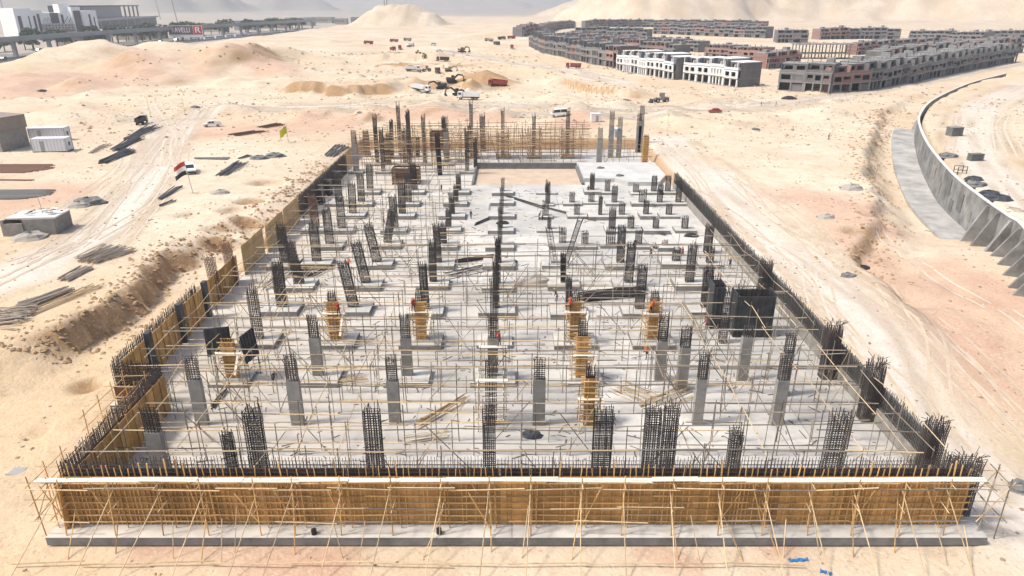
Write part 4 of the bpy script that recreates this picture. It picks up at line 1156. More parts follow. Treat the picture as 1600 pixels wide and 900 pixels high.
terrace([(1100, 88), (1140, 93), (1185, 98)], 11.0, lambda i, n: "brick", "the left in the brick row near the corner block", "brick row near the corner block", 0.95)
terrace([(1200, 108), (1250, 104)], 10.0, "brick", "the left behind the grey corner block", "brick pair behind the corner block", 1.0)
terrace([(1214, 67), (1262, 68)], 12.0, "grey", "the left in the small rear block", "small rear block", 1.3)
terrace([(1282, 62), (1340, 61), (1406, 62)], 13.0, lambda i, n: "brick" if i < 3 else "grey", "the left in the rear right row", "rear right row", 1.2)
terrace([(1418, 65), (1470, 67), (1532, 70)], 12.0, "grey", "the left in the row under the grey hill", "row under the grey hill", 1.15)
terrace([(1540, 64), (1602, 66)], 12.0, "grey", "the left in the last row at the right edge", "last row at the right edge", 1.1)
terrace([(1340, 86), (1400, 80), (1470, 76)], 11.0, lambda i, n: "brick" if i % 2 == 0 else "grey", "the left in the row behind the long right terrace", "row behind the long right terrace", 0.9)
terrace([(875, 68), (930, 76), (985, 86), (1050, 95)], 12.0, lambda i, n: "brick" if i % 3 else "grey", "the left in the row just behind the curved terrace", "row just behind the curved terrace", 1.15)
terrace([(1385, 110), (1440, 101), (1520, 91), (1598, 82)], 12.0, lambda i, n: "brick" if i % 4 == 1 else "grey", "the left in the second row of the right terrace", "second row of the right terrace", 1.15)
# open concrete frame inside the estate
t = thing("unfinished_hall", "open grey concrete frame without walls behind the corner block", "building", ground(1285, 92))
for i in range(6):
    for j in range(3): board("pillar", (i * 7 - 17, j * 6, -1), (i * 7 - 17, j * 6, 9.4), .6, .6, M_FRAME, t)
for z in (3.4, 9.4): MB().box((0.5, 6, z), (38, 14, .4)).build("floor_slab", M_FRAME, t)
for i in range(6): board("roof_beam", (i * 7 - 17, -1, 9.9), (i * 7 - 17, 13, 9.9), .5, .6, M_FRAME, t)

# ------------------------------------------------------------------ highway, viaduct and the white building
VP = [at(a, b, -1)[:2] for a, b in ((-140, 112), (-60, 98), (57, 85), (142, 76), (290, 62), (405, 52.5), (470, 47), (515, 44))]
VPs = smooth_path([(x, y, 0) for x, y in VP], 10)
def path_pts(path, step):
    out = []; carry = 0.0
    for a, b in zip(path[:-1], path[1:]):
        L = (b - a).length; s = carry
        d = (b - a).normalized()
        while s < L: out.append((a + d * s, d)); s += step
        carry = s - L
    return out
def ribbon(path, off, w, z, name, m, **kk):
    b = MB(); pr = None
    for p, d in path_pts(path, 12):
        n_ = Vector((-d.y, d.x, 0)); A = p + n_ * (off - w / 2); B = p + n_ * (off + w / 2)
        cur = ((A.x, A.y, z), (B.x, B.y, z))
        if pr: b.quad(pr[0], cur[0], cur[1], pr[1])
        pr = cur
    return tag(b.build(name, m), **kk)
ribbon(VPs, -22, 34, -0.75, "highway", M_ASPH, kind="structure", label="grey asphalt highway beyond the dunes")
ribbon(VPs, 10, 20, -0.74, "service_road", mat("pale_asphalt", (0.22, 0.22, 0.22), 0.9, noise=.2, nscale=.1), kind="structure", label="pale service road under the viaduct")
VT = thing("viaduct", "elevated grey concrete viaduct on single piers above the highway", "viaduct", (VP[2][0], VP[2][1], -1))
vo = Vector((VP[2][0], VP[2][1], -1))
M_VIA = mat("viaduct_concrete", (0.36, 0.355, 0.34), 0.9, noise=.15, nscale=.05)
pp = path_pts(VPs, 45)
for (p, d), (q, _) in zip(pp[:-1], pp[1:]):
    a, b = p - vo, q - vo
    MB().beam((a.x, a.y, 12.6), (b.x, b.y, 12.6), 8.0, 2.2).build("deck_beam", M_VIA, VT)
    n_ = Vector((-d.y, d.x, 0))
    for s in (-1, 1):
        e, f = a + n_ * s * 3.8, b + n_ * s * 3.8
        MB().beam((e.x, e.y, 14.2), (f.x, f.y, 14.2), .3, 1.0).build("parapet", M_VIA, VT)
    MB().box((a.x, a.y, 5.4), (2.6, 2.6, 10.8)).build("pier", M_VIA, VT)
    MB().box((a.x, a.y, 11.0), (3.0, 7.0, 1.0), rz=math.atan2(d.y, d.x)).build("pier_head", M_VIA, VT)

def facade_building(name, label, p, q, H, D, cat="building"):
    """a building whose front runs from p to q (ground points)"""
    p, q = Vector(p), Vector(q); d = q - p; W = math.hypot(d.x, d.y)
    t = thing(name, label, cat, ((p.x + q.x) / 2, (p.y + q.y) / 2, -1.2), math.atan2(d.y, d.x))
    return t, W
M_OFF = mat("office_white", (0.80, 0.80, 0.78), 0.7, noise=.06, nscale=.05)
M_BEIGE = mat("beige_stone", (0.40, 0.365, 0.31), 0.9, noise=.15, nscale=.1)
M_BRN = mat("brown_cladding", (0.085, 0.072, 0.066), 0.6)
M_NAVY = mat("navy_glass", (0.035, 0.055, 0.085), 0.3, spec=.5)
t, W = facade_building("office_building", "white multi-storey office block with dark glass strips behind the viaduct", at(30, 64, -1), at(156, 59, -1), 34, 40)
H = 34.0
def blk(n_, u0, u1, y0, y1, z0, z1, m): return MB().box(((u0 + u1) / 2 * W - W / 2, (y0 + y1) / 2, (z0 + z1) / 2), ((u1 - u0) * W - .05, y1 - y0, z1 - z0)).build(n_, m, t)
blk("wing", 0, .20, -3, 30, 0, H, M_OFF); blk("wing", .20, .34, 0, 30, 0, H - 2, M_OFF); blk("wing", .34, .70, 4, 30, 0, H - 5, M_OFF)
blk("wing", .70, .82, 0, 30, 0, H + 1, M_OFF); blk("wing", .82, 1.0, -3, 30, 0, H - 3, M_OFF); blk("roof_box", .60, .74, 8, 20, H - 5, H + 4, M_OFF)
blk("podium", .32, .70, -4, 3.9, 0, 9, M_BEIGE); blk("balcony_band", .30, .68, -5, 3.9, 11, 17, M_BEIGE)
for u0, u1, y, z0, z1 in ((.03, .07, -3.2, 5, 26), (.15, .165, -3.2, 3, 26), (.225, .25, -.2, 4, 26), (.27, .30, -.2, 4, 28), (.45, .55, 3.8, 17.5, 29), (.58, .61, 3.8, 17, 27), (.72, .81, -.3, 4, 31), (.89, .915, -3.2, 3, 27), (.95, .965, -3.2, 6, 24)):
    blk("glass_strip", u0, u1, y, y + 1, z0, z1, M_BRN)
for k in range(9):
    blk("window", .315 + .04 * k, .335 + .04 * k, -5.15, -4.5, 12.2, 13.6, M_GLASS); blk("window", .315 + .04 * k, .335 + .04 * k, -5.15, -4.5, 14.8, 16.2, M_GLASS)
for k in range(5): blk("window", .36 + .018 * k, .368 + .018 * k, 3.8, 4.5, 20 + 2 * (k % 2), 21.5 + 2 * (k % 2), M_GLASS); blk("window", .62 + .017 * k, .63 + .017 * k, 3.8, 4.5, 19 + 2 * (k % 3), 20.5 + 2 * (k % 3), M_GLASS)
t, W = facade_building("exhibition_hall", "long low dark brown hall with a navy upper storey behind the viaduct", at(154, 50, -1), at(246, 40, -1), 20, 60)
blk("lower_hall", 0, 1, 0, 60, 0, 15, M_BRN); blk("roof_slab", -.03, 1.02, -3, 62, 15, 17.5, M_VIA); blk("upper_hall", .0, .52, 14, 60, 17.5, 34, M_NAVY)
blk("canopy", .0, .84, 12, 60, 34, 36, M_BRN)
for k in range(5):
    u = .52 + .075 * k; blk("canopy_post", u, u + .012, 14, 15.5, 17.5, 34, M_BRN)
for k in range(7): blk("mullion", .05 + .13 * k, .058 + .13 * k, -.3, -.02, 0, 15, M_VIA)
# smaller blocks along the road
for i, (a, b, w_, h_, d_) in enumerate(((118, 72, 30, 9, 14), (205, 62, 26, 11, 16), (240, 60, 30, 8, 14), (335, 50, 36, 12, 20), (385, 47, 30, 14, 20), (425, 44, 60, 13, 25), (470, 40, 50, 14, 22), (534, 38, 24, 11, 16), (560, 36, 30, 12, 16), (500, 36, 60, 12, 20), (1160, 30, 0, 0, 0))):
    if not w_: continue
    x, y, z = at(a, b, -1)
    t = thing("roadside_building", f"low flat-roofed beige building along the highway, {nth(i + 1)} from the left", "building", (x, y, -1.5), .15 * ((i % 3) - 1), "low buildings along the highway")
    MB().box((0, 0, h_ / 2), (w_, d_, h_)).build("wall", M_BEIGE if i % 2 else M_VIA, t)
    MB().box((0, 0, h_ + .3), (w_ + 1, d_ + 1, .6)).build("roof", M_VIA, t)
    for k in range(int(w_ / 5)): MB().box((-w_ / 2 + 2.5 + 5 * k, -d_ / 2 - .05, h_ * .6), (2.4, .3, 2.2)).build("window", M_GLASS, t)

# billboard: white letters on maroon beside a red square with a white R
p = at(292, 64, -1)
s = 1.0 / px_m(p)
BW, BH = 53 * s, 17 * s
t = thing("billboard", "large roadside billboard with white lettering and a red square logo", "billboard", (p[0], p[1], -1.2), 0)
zb = 5.0 * s
MB().box((0, .6, zb + BH / 2 + .8 * s), (BW, .8, BH)).build("panel", M_WHITE, t)
MB().box((-BW * .13, .12, zb + BH * .60 + .8 * s), (BW * .72, .12, BH * .74)).build("name_field", mat("maroon_print", (0.13, 0.065, 0.065), .6), t)
MB().box((BW * .365, .12, zb + BH * .60 + .8 * s), (BW * .245, .12, BH * .74)).build("logo_field", mat("red_print", (0.50, 0.03, 0.045), .6), t)
for k in range(4): MB().box((-BW * .36 + BW * .24 * k, .6, zb / 2 + .4 * s), (.9, .6, zb + .9 * s)).build("post", M_STEELP, t)
def text(body, size, loc, m, parent, name, sx=1.0):
    cu = bpy.data.curves.new(name, 'FONT'); cu.body = body; cu.size = size; cu.extrude = .05; cu.align_x = 'CENTER'; cu.align_y = 'CENTER'
    o = bpy.data.objects.new(name, cu); COL.objects.link(o)
    dg = bpy.context.evaluated_depsgraph_get(); me_ = bpy.data.meshes.new_from_object(o.evaluated_get(dg))
    bpy.data.objects.remove(o); me_.materials.clear(); me_.materials.append(m)
    return mesh_obj(name, me_, parent, loc=loc, rot=(math.pi / 2, 0, 0), scale=(sx, 1, 1))
M_LET = mat("letter_white", (0.85, 0.84, 0.82), .6)
text("RAVELLI", BH * .60, (-BW * .13, -.02, zb + BH * .60 + .8 * s), M_LET, t, "lettering", .80)
text("R", BH * .72, (BW * .365, -.02, zb + BH * .60 + .8 * s), M_LET, t, "logo_letter", 1.3)

# masts
for i, (a, b, top, lb) in enumerate(((252, 34, -14, "tall thin lamp mast left of the billboard"), (279, 42, -10, "tall lamp mast above the billboard"), (11, 40, -16, "thin mast at the far left edge"))):
    x, y, z = at(a, b, -1); h_ = (b - top) / px_m((x, y, z))
    t = thing("lamp_mast", lb, "mast", (x, y, -1.2)); pole("shaft", (0, 0, 0), (-h_ * .1 * (i < 2), 0, h_), .9, M_VIA, t); MB().box((-h_ * .1 * (i < 2), 0, h_), (5, 5, 1.2)).build("lamp_ring", M_VIA, t)
zt = h1(HX, HY + 45)
for i, dx in enumerate((-22, -18)):
    t = thing("pylon_mast", ("left of two steel masts on top of the pale mound", "right of two steel masts on top of the pale mound")[i], "mast", (HX + dx + 5, HY + 45, zt - 1))
    pole("shaft", (0, 0, 0), (0, 0, 60), .8, M_VIA, t)
    for k in range(4): board("cross_arm", (-1.8, 0, 16 + 10 * k), (1.8, 0, 16 + 10 * k), .3, .3, M_VIA, t)

# roadside trees
M_LEAF = mat("dusty_leaf", (0.085, 0.115, 0.05), .9, var=.3); M_BARK = mat("bark", (0.12, 0.09, 0.06), .95)
TREES = []
for v in range(3):
    r = random.Random(v + 60); b = MB()
    for k in range(260):
        th, ph, rr = r.uniform(0, 6.28), math.acos(r.uniform(-.7, 1)), r.uniform(.5, 1) ** .5
        lobe = 1 + .25 * math.sin(3 * th + v) * math.sin(2 * ph)
        c = Vector((2.6 * rr * lobe * math.sin(ph) * math.cos(th), 2.6 * rr * lobe * math.sin(ph) * math.sin(th), 4.2 + 2.0 * rr * lobe * math.cos(ph)))
        a, e = Vector((r.uniform(-1, 1), r.uniform(-1, 1), r.uniform(-1, 1))).normalized() * .55, Vector((r.uniform(-1, 1), r.uniform(-1, 1), r.uniform(-1, 1))).normalized() * .5
        b.quad(tuple(c - a), tuple(c - e), tuple(c + a), tuple(c + e))
    tr = MB().beam((0, 0, 0), (.1, 0, 2.4), .4, sides=6).beam((.1, 0, 2.4), (1.0, .3, 4.4), .22, sides=5).beam((.1, 0, 2.3), (-.9, -.4, 4.2), .22, sides=5)
    TREES.append((b.mesh("crown", M_LEAF), tr.mesh("trunk", M_BARK)))
k = 0
for p, d in path_pts(VPs, 11):
    if p.y < 470 or p.y > 1350: continue
    n_ = Vector((-d.y, d.x, 0))
    off = RNG.choice((24, 28, 34, 40, 50)) + RNG.uniform(-2, 2)
    P = p + n_ * off; v = k % 3
    t = thing("roadside_tree", f"dusty green roadside tree beyond the viaduct, {nth(k + 1)} from the left", "tree", (P.x, P.y, -1.1), RNG.uniform(0, 6), "trees along the highway")
    sc_ = RNG.uniform(1.6, 2.9); t.scale = (sc_ * 1.25, sc_ * 1.25, sc_)
    mesh_obj("crown", TREES[v][0], t); mesh_obj("trunk", TREES[v][1], t); k += 1
# two pale pools of water far out
for a, b, c, d in ((-40, 24, 31, 44), (278, 334, 30, 38)):
    q = [at(a, d, -.2), at(b, d, -.2), at(b, c, -.2), at(a, c, -.2)]
    tag(MB().quad(*q).build("water", mat("turquoise_water", (0.10, 0.32, 0.36), .25)), "pale turquoise pool far beyond the highway", kind="structure")
# ------------------------------------------------------------------ vehicles
M_RED = mat("truck_red", (0.36, 0.045, 0.04), .6, noise=.25, nscale=.8, col2=(.25, .08, .06))
M_RUSTY = mat("dusty_brown_paint", (0.25, 0.13, 0.075), .8, noise=.3, nscale=.8)
M_MACH = mat("dark_machine", (0.075, 0.06, 0.055), .7, noise=.3, nscale=.8)
M_DUSTY = mat("dusty_yellow", (0.36, 0.27, 0.14), .8, noise=.3, nscale=.8)
M_CHASS = mat("chassis_black", (0.03, 0.03, 0.03), .8)
M_VWHITE = mat("vehicle_white", (0.76, 0.76, 0.75), .35, spec=.5)
M_LAMPR = mat("tail_lamp", (0.4, 0.02, 0.02), .4); M_LAMPW = mat("head_lamp", (0.8, 0.8, 0.75), .3)
_vm = {}
def vmesh(key, fn):
    if key not in _vm: _vm[key] = fn()
    return _vm[key]
def wheels(t, spots, r, w):
    ty = vmesh(("tyre", r, w), lambda: MB().wheel((0, 0, 0), r, w, 14).mesh("tyre", M_TYRE, False))
    rm = vmesh(("rim", r, w), lambda: MB().wheel((0, 0, 0), r * .55, w + .04, 10).mesh("rim", M_VIA))
    for x, y in spots:
        o = mesh_obj("wheel", ty, t, loc=(x, y, r)); mesh_obj("rim", rm, o)

def place(name, label, cat, px, py, ang, group=None, sc=1.0):
    p = ground(px, py); t = thing(name, label, cat, p, ang, group); t.scale = (sc,) * 3
    # sit level with the slope under it
    e = 2.0; gx = (h1(p.x + e, p.y) - h1(p.x - e, p.y)) / (2 * e); gy = (h1(p.x, p.y + e) - h1(p.x, p.y - e)) / (2 * e)
    nrm = Vector((-gx * .35, -gy * .35, 1)).normalized()
    q = Vector((0, 0, 1)).rotation_difference(nrm) @ Quaternion((0, 0, 1), ang)
    t.rotation_euler = q.to_euler()
    return t

def dump_truck(label, px, py, ang, cabm, bedm, group="trucks and machines in the sand", load=False, sc=1.0):
    t = place("dump_truck", label, "truck", px, py, ang, group, sc)
    MB().box((-.4, 0, .95), (7.6, 1.0, .35)).build("chassis", M_CHASS, t)
    c = MB().prism([(2.35, 1.0), (4.1, 1.0), (4.15, 1.9), (3.95, 3.0), (2.35, 3.05)], -1.2, 1.2).build("cab", cabm, t)
    MB().prism([(4.17, 1.98), (4.19, 2.0), (4.0, 2.9), (3.97, 2.9)], -1.05, 1.05).build("windscreen", M_GLASS, c)
    for s in (-1, 1): MB().box((3.2, s * 1.205, 2.35), (1.1, .03, .8)).build("window", M_GLASS, c)
    MB().box((4.2, 0, .85), (.2, 2.4, .5)).build("bumper", M_CHASS, t)
    b = MB()
    b.box((-1.2, 0, 1.3), (5.6, 2.3, .12))
    for s in (-1, 1): b.prism([(-4.1, 1.36), (1.7, 1.36), (1.9, 2.9), (-4.3, 2.7)], s * 1.22 - .05, s * 1.22 + .05)
    b.box((1.75, 0, 2.2), (.12, 2.3, 1.7)); b.box((-4.1, 0, 2.0), (.12, 2.3, 1.3))
    o = b.build("dump_bed", bedm, t)
    for k in range(5):
        for s in (-1, 1): MB().box((-3.6 + k * 1.15, s * 1.31, 2.1), (.12, .08, 1.4)).build("bed_rib", bedm, o)
    if load: MB().prism([(-3.6, 2.2), (1.4, 2.3), (-.2, 3.2), (-1.8, 3.25)], -1.0, 1.0).build("sand_load", mat("heap_sand", (.45, .30, .18), .95), t)
    wheels(t, [(3.0, s * 1.05) for s in (-1, 1)] + [(-1.6, s * 1.05) for s in (-1, 1)] + [(-3.0, s * 1.05) for s in (-1, 1)], .52, .42)
    for s in (-1, 1): MB().box((4.31, s * .9, .95), (.04, .3, .2)).build("headlight", M_LAMPW, t)
    return t

def excavator(label, px, py, ang, m, reach=1.0, sc=1.0):
    t = place("excavator", label, "excavator", px, py, ang, "trucks and machines in the sand", sc)
    for s in (-1, 1):
        MB().prism([(-2.0, .1), (2.0, .1), (2.35, .5), (2.0, .95), (-2.0, .95), (-2.35, .5)], s * 1.15 - .3, s * 1.15 + .3).build("track", M_CHASS, t)
    MB().box((0, 0, 1.08), (1.6, 1.6, .24)).build("turntable", M_CHASS, t)
    MB().prism([(-2.4, 1.22), (1.4, 1.22), (1.4, 2.0), (-2.0, 2.4), (-2.4, 2.1)], -1.3, 1.3).build("engine_house", m, t)
    c = MB().prism([(.1, 2.06), (1.6, 1.4), (1.6, 2.6), (1.3, 3.0), (.1, 3.0)], .35, 1.28).build("cab", m, t)
    MB().box((1.62, .81, 2.2), (.04, .8, .7)).build("window", M_GLASS, c); MB().box((.8, 1.30, 2.4), (1.0, .04, .8)).build("window", M_GLASS, c)
    a, e, f = (1.0, -.2, 1.6), (3.0, -.2, 3.3), (5.2 * reach, -.2, 2.8)
    MB().beam(a, e, .5, .7).beam(e, f, .45, .6).build("boom", m, t)
    g = (5.6 * reach, -.2, .8); MB().beam(f, g, .35, .5).build("arm", m, t)
    MB().prism([(g[0] - .9, .1), (g[0] + .1, .05), (g[0] + .3, 1.0), (g[0] - .2, 1.2)], -.85, .45).build("bucket", M_CHASS, t)
    return t

def loader(label, px, py, ang, m, sc=1.0):
    t = place("wheel_loader", label, "loader", px, py, ang, "trucks and machines in the sand", sc)
    MB().prism([(-2.8, .8), (.2, .8), (.2, 1.9), (-2.8, 1.7)], -1.0, 1.0).build("engine_house", m, t)
    MB().box((1.0, 0, 1.15), (1.8, 1.1, .7)).build("front_frame", m, t)
    c = MB().box((-.5, 0, 2.55), (1.4, 1.5, 1.4)).build("cab", m, t); MB().box((.22, 0, 2.6), (.05, 1.3, .9)).build("window", M_GLASS, c)
    for s in (-1, 1): MB().beam((1.2, s * .6, 1.7), (3.4, s * .6, .7), .22, .3).build("lift_arm", m, t)
    MB().prism([(3.2, .1), (4.3, .1), (3.6, .6), (3.4, 1.3), (3.2, 1.2)], -1.4, 1.4).build("bucket", M_CHASS, t)
    wheels(t, [(1.4, 1.05), (1.4, -1.05), (-1.8, 1.05), (-1.8, -1.05)], .75, .55)
    return t

CAR = {"sedan": ([(-2.2, .35), (2.2, .35), (2.25, .75), (1.1, .92), (-1.6, .98), (-2.25, .85)], [(-1.75, .95), (1.15, .9), (.45, 1.42), (-1.1, 1.45)], 1.3, -1.35),
       "suv": ([(-2.3, .45), (2.25, .45), (2.3, .95), (1.2, 1.12), (-2.3, 1.12)], [(-2.25, 1.1), (1.15, 1.1), (.5, 1.72), (-2.1, 1.74)], 1.4, -1.4),
       "pickup": ([(-2.6, .5), (2.5, .5), (2.55, .98), (1.4, 1.12), (-.75, 1.12), (-2.6, 1.1)], [(-.75, 1.1), (1.4, 1.1), (.7, 1.72), (-.6, 1.74)], 1.6, -1.6),
       "van": ([(-2.5, .45), (2.4, .45), (2.45, 1.0), (1.9, 1.3), (-2.5, 1.3)], [(-2.48, 1.28), (1.95, 1.28), (1.2, 2.15), (-2.45, 2.2)], 1.55, -1.55)}
def car(kind, name, label, px, py, ang, m, group=None, pos=None, sc=1.0, simple=False):
    if pos is None: t = place(name, label, {"sedan": "car", "suv": "car", "pickup": "pickup", "van": "van"}[kind], px, py, ang, group, sc)
    else: t = thing(name, label, {"sedan": "car", "suv": "car", "pickup": "pickup", "van": "van"}[kind], pos, ang, group); t.scale = (sc,) * 3
    lo, hi, f, r_ = CAR[kind]
    mesh_obj("body", vmesh(("b", kind, m.name), lambda: MB().prism(lo, -.9, .9).mesh("body", m)), t)
    g = mesh_obj("glasshouse", vmesh(("g", kind), lambda: MB().prism(hi, -.78, .78).mesh("glasshouse", M_GLASS)), t)
    rf = [(hi[3][0] - .08, hi[3][1]), (hi[2][0] + .08, hi[2][1]), (hi[2][0], hi[2][1] + .07), (hi[3][0], hi[3][1] + .07)]
    mesh_obj("roof", vmesh(("r", kind, m.name), lambda: MB().prism(rf, -.8, .8).mesh("roof", m)), t)
    if not simple:
        pil = MB()
        for s in (-1, 1):
            for q in (hi[0], hi[1]):
                e = hi[3] if q is hi[0] else hi[2]
                pil.beam((q[0], s * .78, q[1]), (e[0], s * .76, e[1]), .09)
            mx = (hi[2][0] + hi[3][0]) / 2; pil.beam((mx, s * .785, hi[0][1]), (mx, s * .785, hi[3][1]), .1)
        pil.build("pillar", m, t)["kind"] = "stuff"
        if kind == "pickup":
            for s in (-1, 1): MB().box((-1.7, s * .86, 1.3), (1.8, .07, .4)).build("bed_side", m, t)
            MB().box((-2.57, 0, 1.3), (.07, 1.7, .4)).build("tailgate", m, t)
        for s in (-1, 1):
            MB().box((lo[2][0] + .0, s * .66, lo[2][1] - .1), (.1, .34, .16)).build("headlight", M_LAMPW, t)
            MB().box((lo[0][0] - .01, s * .72, .8), (.08, .22, .2)).build("tail_lamp", M_LAMPR, t)
        MB().box((lo[1][0] + .03, 0, .55), (.12, 1.6, .22)).build("bumper", M_CHASS, t)
    wheels(t, [(f, .82), (f, -.82), (r_, .82), (r_, -.82)], .36 if kind != "pickup" else .4, .26)
    return t

A = math.radians
dump_truck("white dump truck facing right beside the brown earth piles", 645, 111, A(0), M_VWHITE, M_VWHITE, load=True)
dump_truck("white dump truck left of the black excavators", 657, 143, A(-18), M_VWHITE, M_VWHITE)
dump_truck("white dump truck in front of the black excavators", 732, 156, A(175), M_VWHITE, M_VWHITE, sc=1.05)
dump_truck("white truck among the red trucks in the distance", 641, 73, A(60), M_VWHITE, M_VWHITE)
dump_truck("dark red truck standing alone left of the truck park", 576, 69, A(180), M_RED, M_RED)
dump_truck("dark red truck, upper left of the distant group", 616, 66, A(170), M_RED, M_RED)
dump_truck("dark red truck, lower left of the distant group", 614, 79, A(80), M_RED, M_RED)
dump_truck("dark red truck, lower right of the distant group", 625, 77, A(100), M_RED, M_RED)
dump_truck("grey truck above the white truck in the distance", 637, 64, A(150), M_MACH, M_CONC)
dump_truck("brown dump truck on the slope right of the white pickup", 692, 96, A(182), M_RUSTY, M_MACH)
dump_truck("brown truck end-on beside the earth piles", 684, 114, A(-80), M_RUSTY, M_RED)
dump_truck("dark red truck right of the black excavators", 778, 135, A(160), M_RED, M_RED, sc=1.05)
dump_truck("red truck parked below the grey terrace", 896, 107, A(172), M_RED, M_RED, sc=1.05)
dump_truck("grey truck at the right of the distant truck park", 764, 65, A(160), M_CONC, M_CONC)
dump_truck("dark truck below the grey one at the right", 776, 70, A(-60), M_MACH, M_MACH)
dump_truck("small dark truck far right of the truck park", 784, 62, A(20), M_DUSTY, M_MACH)
dump_truck("red truck at the right end of the distant truck park", 799, 61, A(200), M_RED, M_RED)
dump_truck("red truck cut by distance behind the dark machines", 800, 76, A(90), M_RED, M_RED)
excavator("brown excavator working at an angle on the sand slope", 722, 82, A(40), M_RUSTY, sc=1.25)
excavator("black excavator, leftmost of three at the pile", 690, 139, A(185), M_MACH, sc=1.05)
excavator("black excavator, rearmost of three at the pile", 706, 129, A(10), M_MACH, sc=1.05)
excavator("black excavator, nearest of three at the pile", 716, 149, A(200), M_MACH, sc=1.0)
excavator("small yellow excavator right of the brown end-on truck", 701, 112, A(15), M_DUSTY, sc=.9)
loader("yellow wheel loader beside the earth piles", 666, 112, A(200), M_DUSTY)
loader("small yellow loader, left of a pair below the truck park", 654, 84, A(10), M_DUSTY, .8)
loader("small yellow loader, right of a pair below the truck park", 663, 89, A(80), M_DUSTY, .8)
loader("grey wheel loader moving in the dust below the terraces", 1032, 160, A(190), M_CONC, 1.1)
car("van", "delivery_van", "white van standing beyond the red trucks", 677, 71, A(180), M_VWHITE)
car("pickup", "pickup_truck", "white pickup below the distant van", 687, 81, A(10), M_VWHITE)
car("pickup", "pickup_truck", "white pickup driving on the sand track at left", 332, 198, A(200), M_VWHITE)
car("suv", "parked_car", "white off-road car parked behind the striped flag", 298, 270, A(-62), M_VWHITE, sc=1.08)
car("sedan", "parked_car", "small dark red car on the sand right of the slab", 1117, 176, A(175), M_RED)
car("van", "parked_van", "white van with dark windows just beyond the far columns", 873, 182, A(180), M_VWHITE, sc=1.1)
dump_truck("dark grey truck seen from behind at the track junction", 222, 194, A(100), M_CONC, M_MACH, sc=.8)
# cars on the highway
carm = [M_VWHITE, M_VWHITE, M_VWHITE, M_CONC, M_MACH, M_RED]
k = 0
for p, d in path_pts(VPs, 23):
    if p.y < 430 or p.y > 1250: continue
    n_ = Vector((-d.y, d.x, 0)); P = p + n_ * RNG.choice((-30, -26, -18, -14, -22, 6, 12)); ang = math.atan2(d.y, d.x) + (0 if k % 2 else math.pi)
    kd = RNG.choice(("sedan", "suv", "van", "sedan"))
    car(kd, "highway_car", f"distant {'van' if kd == 'van' else 'car'} on the highway, {nth(k + 1)} from the left edge", 0, 0, ang, carm[(k * 5 + 1) % 6 if k % 3 else 0], "vehicles on the highway", pos=(P.x, P.y, -.72), sc=1.35, simple=True); k += 1
# coaches parked by the billboard
for i, a in enumerate((325, 342, 358, 372)):
    x, y, z = at(a, 62 - (a - 325) * .09, -.7)
    t = thing("parked_coach", f"white coach parked along the highway, {nth(i + 1)} right of the billboard", "bus", (x, y, -.72), A(68), "coaches by the billboard"); 
    MB().prism([(-5.5, .5), (5.5, .5), (5.5, 2.6), (5.2, 3.3), (-5.5, 3.3)], -1.25, 1.25).build("body", M_VWHITE, t)
    for s in (-1, 1): MB().box((0, s * 1.26, 2.3), (9.6, .04, .9)).build("window_band", M_GLASS, t)
    MB().box((5.52, 0, 2.2), (.04, 2.2, 1.2)).build("windscreen", M_GLASS, t)
    wheels(t, [(3.6, 1.1), (3.6, -1.1), (-3.4, 1.1), (-3.4, -1.1)], .5, .3)

# ------------------------------------------------------------------ people
def person_material(name, vest, trousers):
    m = bpy.data.materials.new(name); m.use_nodes = True; nt = m.node_tree; L = nt.links
    tc = nt.nodes.new("ShaderNodeTexCoord"); sp = nt.nodes.new("ShaderNodeSeparateXYZ"); L.new(tc.outputs["Object"], sp.inputs[0])
    r = nt.nodes.new("ShaderNodeValToRGB"); cr = r.color_ramp; cr.interpolation = 'CONSTANT'
    cr.elements[0].position = 0; cr.elements[0].color = (.02, .018, .016, 1)
    cr.elements[1].position = .05; cr.elements[1].color = (*trousers, 1)
    for pos, c in ((.46, vest), (.74, (.30, .17, .10))):
        e = cr.elements.new(pos); e.color = (*c, 1)
    mm = nt.nodes.new("ShaderNodeMath"); mm.operation = 'DIVIDE'; mm.inputs[1].default_value = 2.0
    L.new(sp.outputs[2], mm.inputs[0]); L.new(mm.outputs[0], r.inputs[0]); L.new(r.outputs[0], nt.nodes["Principled BSDF"].inputs["Base Color"])
    nt.nodes["Principled BSDF"].inputs["Roughness"].default_value = .9
    return m
